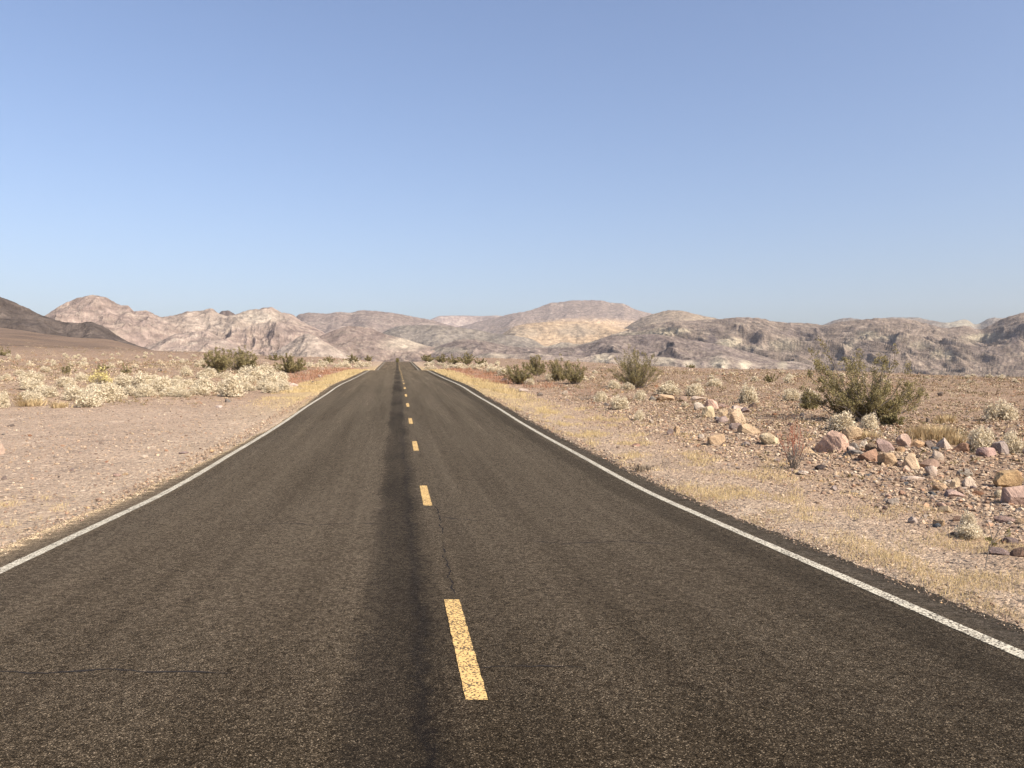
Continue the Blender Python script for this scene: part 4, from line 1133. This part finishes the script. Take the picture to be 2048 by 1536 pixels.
# ------------------------------------------------------------------ gravel, grass and scrub that nobody could count
def gravel(n, seed):
    r = np.random.default_rng(seed)
    Y = 5.0 * (42 / 5.0) ** r.uniform(0, 1, n) ** 1.0
    sgn = np.where(r.uniform(size=n) < 0.58, 1, -1)
    q = np.where(sgn > 0, 4.22 + 15 * r.beta(1.0, 1.7, n) * np.clip(Y / 14, 0.4, 1.2), -(4.3 + 17 * r.beta(1.0, 1.5, n) * np.clip(Y / 14, 0.4, 1.2)))
    X = road_x(Y) + q
    m = n // 7                                                    # pebbles spilt over the asphalt edge
    q[:m] = np.sign(q[:m]) * (np.where(q[:m] > 0, 4.18, 4.16) + 0.5 * r.beta(1.6, 1.3, m)); X = road_x(Y) + q
    k = 2 * n // 7                                                # rubble beyond the right shoulder
    q[m:k] = 6.5 + 22 * r.beta(1.1, 1.7, k - m); Y[m:k] = 8 * (70 / 8.0) ** r.uniform(0, 1, k - m); X = road_x(Y) + q
    ok = np.abs(X / Y) < 0.75; X, Y, q = X[ok], Y[ok], q[ok]; n = len(X)
    s = 0.0085 * np.exp(r.normal(size=n) * 0.55) * np.clip(Y / 9, 0.8, 2.2) * np.where(q < 0, 0.8, 1.0) * (1 + 1.0 * sstep(6, 9, q)) * np.where(q > 0, 0.55 + 0.45 * sstep(5.5, 7.5, q), 0.85)
    s = np.minimum(s, 0.05)
    Z = land(X, Y) + 0.25 * s
    near = np.abs(q) < 4.9; Z = np.where(near, np.maximum(Z, P(Y) - 0.004 + 0.2 * s), Z)
    base = ICO1[0]; k = len(base)
    sc = np.stack([s, s * r.uniform(0.6, 1, n), s * r.uniform(0.4, 0.8, n)], 1)
    a = r.uniform(0, 6.28, n); jit = 1 + 0.22 * r.normal(size=(n, k, 1))
    L = base[None] * jit * sc[:, None]
    V = np.stack([L[..., 0] * np.cos(a)[:, None] - L[..., 1] * np.sin(a)[:, None], L[..., 0] * np.sin(a)[:, None] + L[..., 1] * np.cos(a)[:, None], L[..., 2]], -1)
    V += np.stack([X, Y, Z], 1)[:, None]
    pal = np.array([(0.37, 0.29, 0.225), (0.46, 0.365, 0.28), (0.56, 0.48, 0.39), (0.27, 0.195, 0.155), (0.16, 0.125, 0.11), (0.42, 0.28, 0.205), (0.30, 0.26, 0.235), (0.5, 0.36, 0.22)])
    pc = pal[r.choice(8, n, p=[.32, .2, .12, .14, .07, .05, .08, .02])] * r.uniform(0.8, 1.15, (n, 1)) * np.array([0.89, 0.855, 0.80])
    Fc = (ICO1[1][None] + (np.arange(n) * k)[:, None, None]).reshape(-1, 3)
    o = mk('gravel', V.reshape(-1, 3), Fc, M_STONES, col=np.repeat(pc, k, 0))
    tag(o, 'loose gravel and pebbles strewn along both shoulders', 'gravel', kind='stuff')
gravel(75000, 81)

def blades(name, X, Y, hgt, thick, lean, mat, label, cat, seed):
    r = np.random.default_rng(seed); n = len(X); Z = land(X, Y)
    Z = np.where(np.abs(X - road_x(Y)) < 4.9, np.maximum(Z, P(Y) - 0.02), Z)
    a = r.uniform(0, 6.28, n); b0 = np.stack([X, Y, Z - 0.005], 1)
    h = hgt * r.uniform(0.5, 1.2, n)
    t = b0 + np.stack([np.cos(a) * lean * h * r.uniform(0.2, 1, n), np.sin(a) * lean * h * r.uniform(0.2, 1, n), h], 1)
    sd = np.stack([np.sin(a + 1), -np.cos(a + 1), np.zeros(n)], 1) * (thick / 2)[:, None]
    V = np.stack([b0 - sd, b0 + sd, t], 1).reshape(-1, 3)
    return tag(mk(name, V, np.arange(3 * n).reshape(n, 3), mat), label, cat, kind='stuff')

def grass_points(n, seed):
    r = np.random.default_rng(seed); out = []
    Y = 5.5 * (34 / 5.5) ** r.uniform(0, 1, n); q = 4.35 + r.beta(1.1, 1.6, n) * np.clip(1.5 + Y * 0.16, 1.5, 4.2)
    X = road_x(Y) + q; m = fbm(X / 0.9, Y / 1.6, 3, 91); k = r.uniform(size=n) < sstep(-0.05, 0.4, m + 0.10 * (Y < 14)) ; out.append((X[k], Y[k]))
    Y = 6 * (13 / 6.) ** r.uniform(0, 1, n // 5); q = -(4.6 + r.beta(1.2, 1.6, n // 5) * 2.0); X = road_x(Y) + q
    m = fbm(X / 0.8, Y / 1.2, 3, 92); k = r.uniform(size=len(X)) < sstep(0.0, 0.4, m); out.append((X[k], Y[k]))
    n2 = n // 2
    for sg in (1, -1):
        Y = 30 * (150 / 30.) ** r.uniform(0, 1, n2); q = sg * (4.45 + r.beta(1.2, 1.5, n2) * 2.4); X = road_x(Y) + q
        k = r.uniform(size=n2) < sstep(30, 55, Y) * sstep(-0.3, 0.2, fbm(X / 2, Y / 4, 2, 93)); out.append((X[k], Y[k]))
    return np.concatenate([o[0] for o in out]), np.concatenate([o[1] for o in out])
gx, gy = grass_points(74000, 94)
blades('dry_grass', gx, gy, np.clip(0.035 + 0.0025 * gy, 0.04, 0.22), np.clip(0.0006 * gy, 0.004, 0.06), 1.0, M_GRASS, 'short yellow dry grass along the road shoulders', 'grass', 95)
r = np.random.default_rng(96); n = 9000
wy = 50 * (165 / 50.) ** r.uniform(0, 1, n); wq = np.where(r.uniform(size=n) < 0.55, 1, -1) * (6.0 + r.beta(1.3, 1.8, n) * 4.5); wx = road_x(wy) + wq
k = r.uniform(size=n) < sstep(-0.1, 0.3, fbm(wx / 3, wy / 7, 3, 97)); wx, wy = wx[k], wy[k]
blades('red_weeds', wx, wy, np.full(len(wx), 0.42), np.clip(0.0006 * wy, 0.02, 0.08), 0.8, M_REDWEED, 'low reddish dry weeds beside the far road', 'weeds', 98)

def scrub(n, seed, y1=420., k=1.0, label='low dead scrub scattered over the open desert plain', lo=8.0):
    """Low dead scrub on the open plain: small clumps of twig-sized faces."""
    r = np.random.default_rng(seed)
    Y = 14 * (y1 / 14.) ** r.uniform(0, 1, n) ** 0.8; u = r.uniform(-0.8, 0.8, n); X = u * Y; q = X - road_x(Y)
    ok = (np.abs(q) > lo + 3 * r.uniform(size=n)) & ~((q < 0) & (q > -24) & (Y < 34)) & ~((q > 0) & (Y < 22) & (r.uniform(size=n) < 0.6))
    X, Y = X[ok], Y[ok]; n = len(X); Z = land(X, Y)
    size = k * r.uniform(0.12, 0.5, n) * np.clip(Y / 60, 0.6, 1.7); m = 16
    C = np.stack([X, Y, Z], 1)[:, None] + np.abs(r.normal(size=(n, m, 3))) * np.where(r.uniform(size=(n, m, 3)) < 0.5, -1, 1) * np.array([0.45, 0.45, 0.0]) * size[:, None, None]
    C[..., 2] += np.abs(r.normal(size=(n, m))) * 0.28 * size[:, None]
    pal = np.array([(0.30, 0.22, 0.15), (0.22, 0.175, 0.095), (0.45, 0.36, 0.25), (0.33, 0.20, 0.13), (0.56, 0.48, 0.36), (0.15, 0.125, 0.07)])
    pc = pal[r.choice(6, n, p=[.3, .16, .22, .12, .1, .1])]
    V, Fq = quads(r, C.reshape(-1, 3), np.repeat(np.clip(0.09 * size, 0.02, 0.2) * 1.6, m)[:, None], 2.0, 0.5)
    o = mk('low_scrub', V, Fq, M_BROWN, col=np.repeat(np.repeat(pc, m, 0) * r.uniform(0.8, 1.2, (n * m, 1)), 4, 0))
    tag(o, label, 'scrub', kind='stuff')
scrub(13000, 111)
scrub(12000, 112, 110., 0.5, 'tiny dead weeds and litter between the stones', 7.0)

# ------------------------------------------------------------------ desert air
HAZE = 3.2e-5
bm = bmesh.new(); bmesh.ops.create_cube(bm, size=1.0)
for v in bm.verts:
    v.co.x = v.co.x * 15000; v.co.y = -250 + (v.co.y + 0.5) * 9400; v.co.z = -60 + (v.co.z + 0.5) * 960
me = bpy.data.meshes.new('haze'); bm.to_mesh(me); bm.free()
hz = bpy.data.objects.new('haze', me); COL.objects.link(hz); tag(hz, 'thin dry dust haze filling the valley air', 'haze', kind='stuff')
hm = bpy.data.materials.new('valley_air'); hm.use_nodes = True; hm.node_tree.nodes.clear()
ho = hm.node_tree.nodes.new('ShaderNodeOutputMaterial'); hv = hm.node_tree.nodes.new('ShaderNodeVolumePrincipled')
hv.inputs['Color'].default_value = (0.86, 0.90, 1.0, 1); hv.inputs['Density'].default_value = HAZE; hv.inputs['Anisotropy'].default_value = 0.0
hm.node_tree.links.new(hv.outputs[0], ho.inputs['Volume']); me.materials.append(hm)
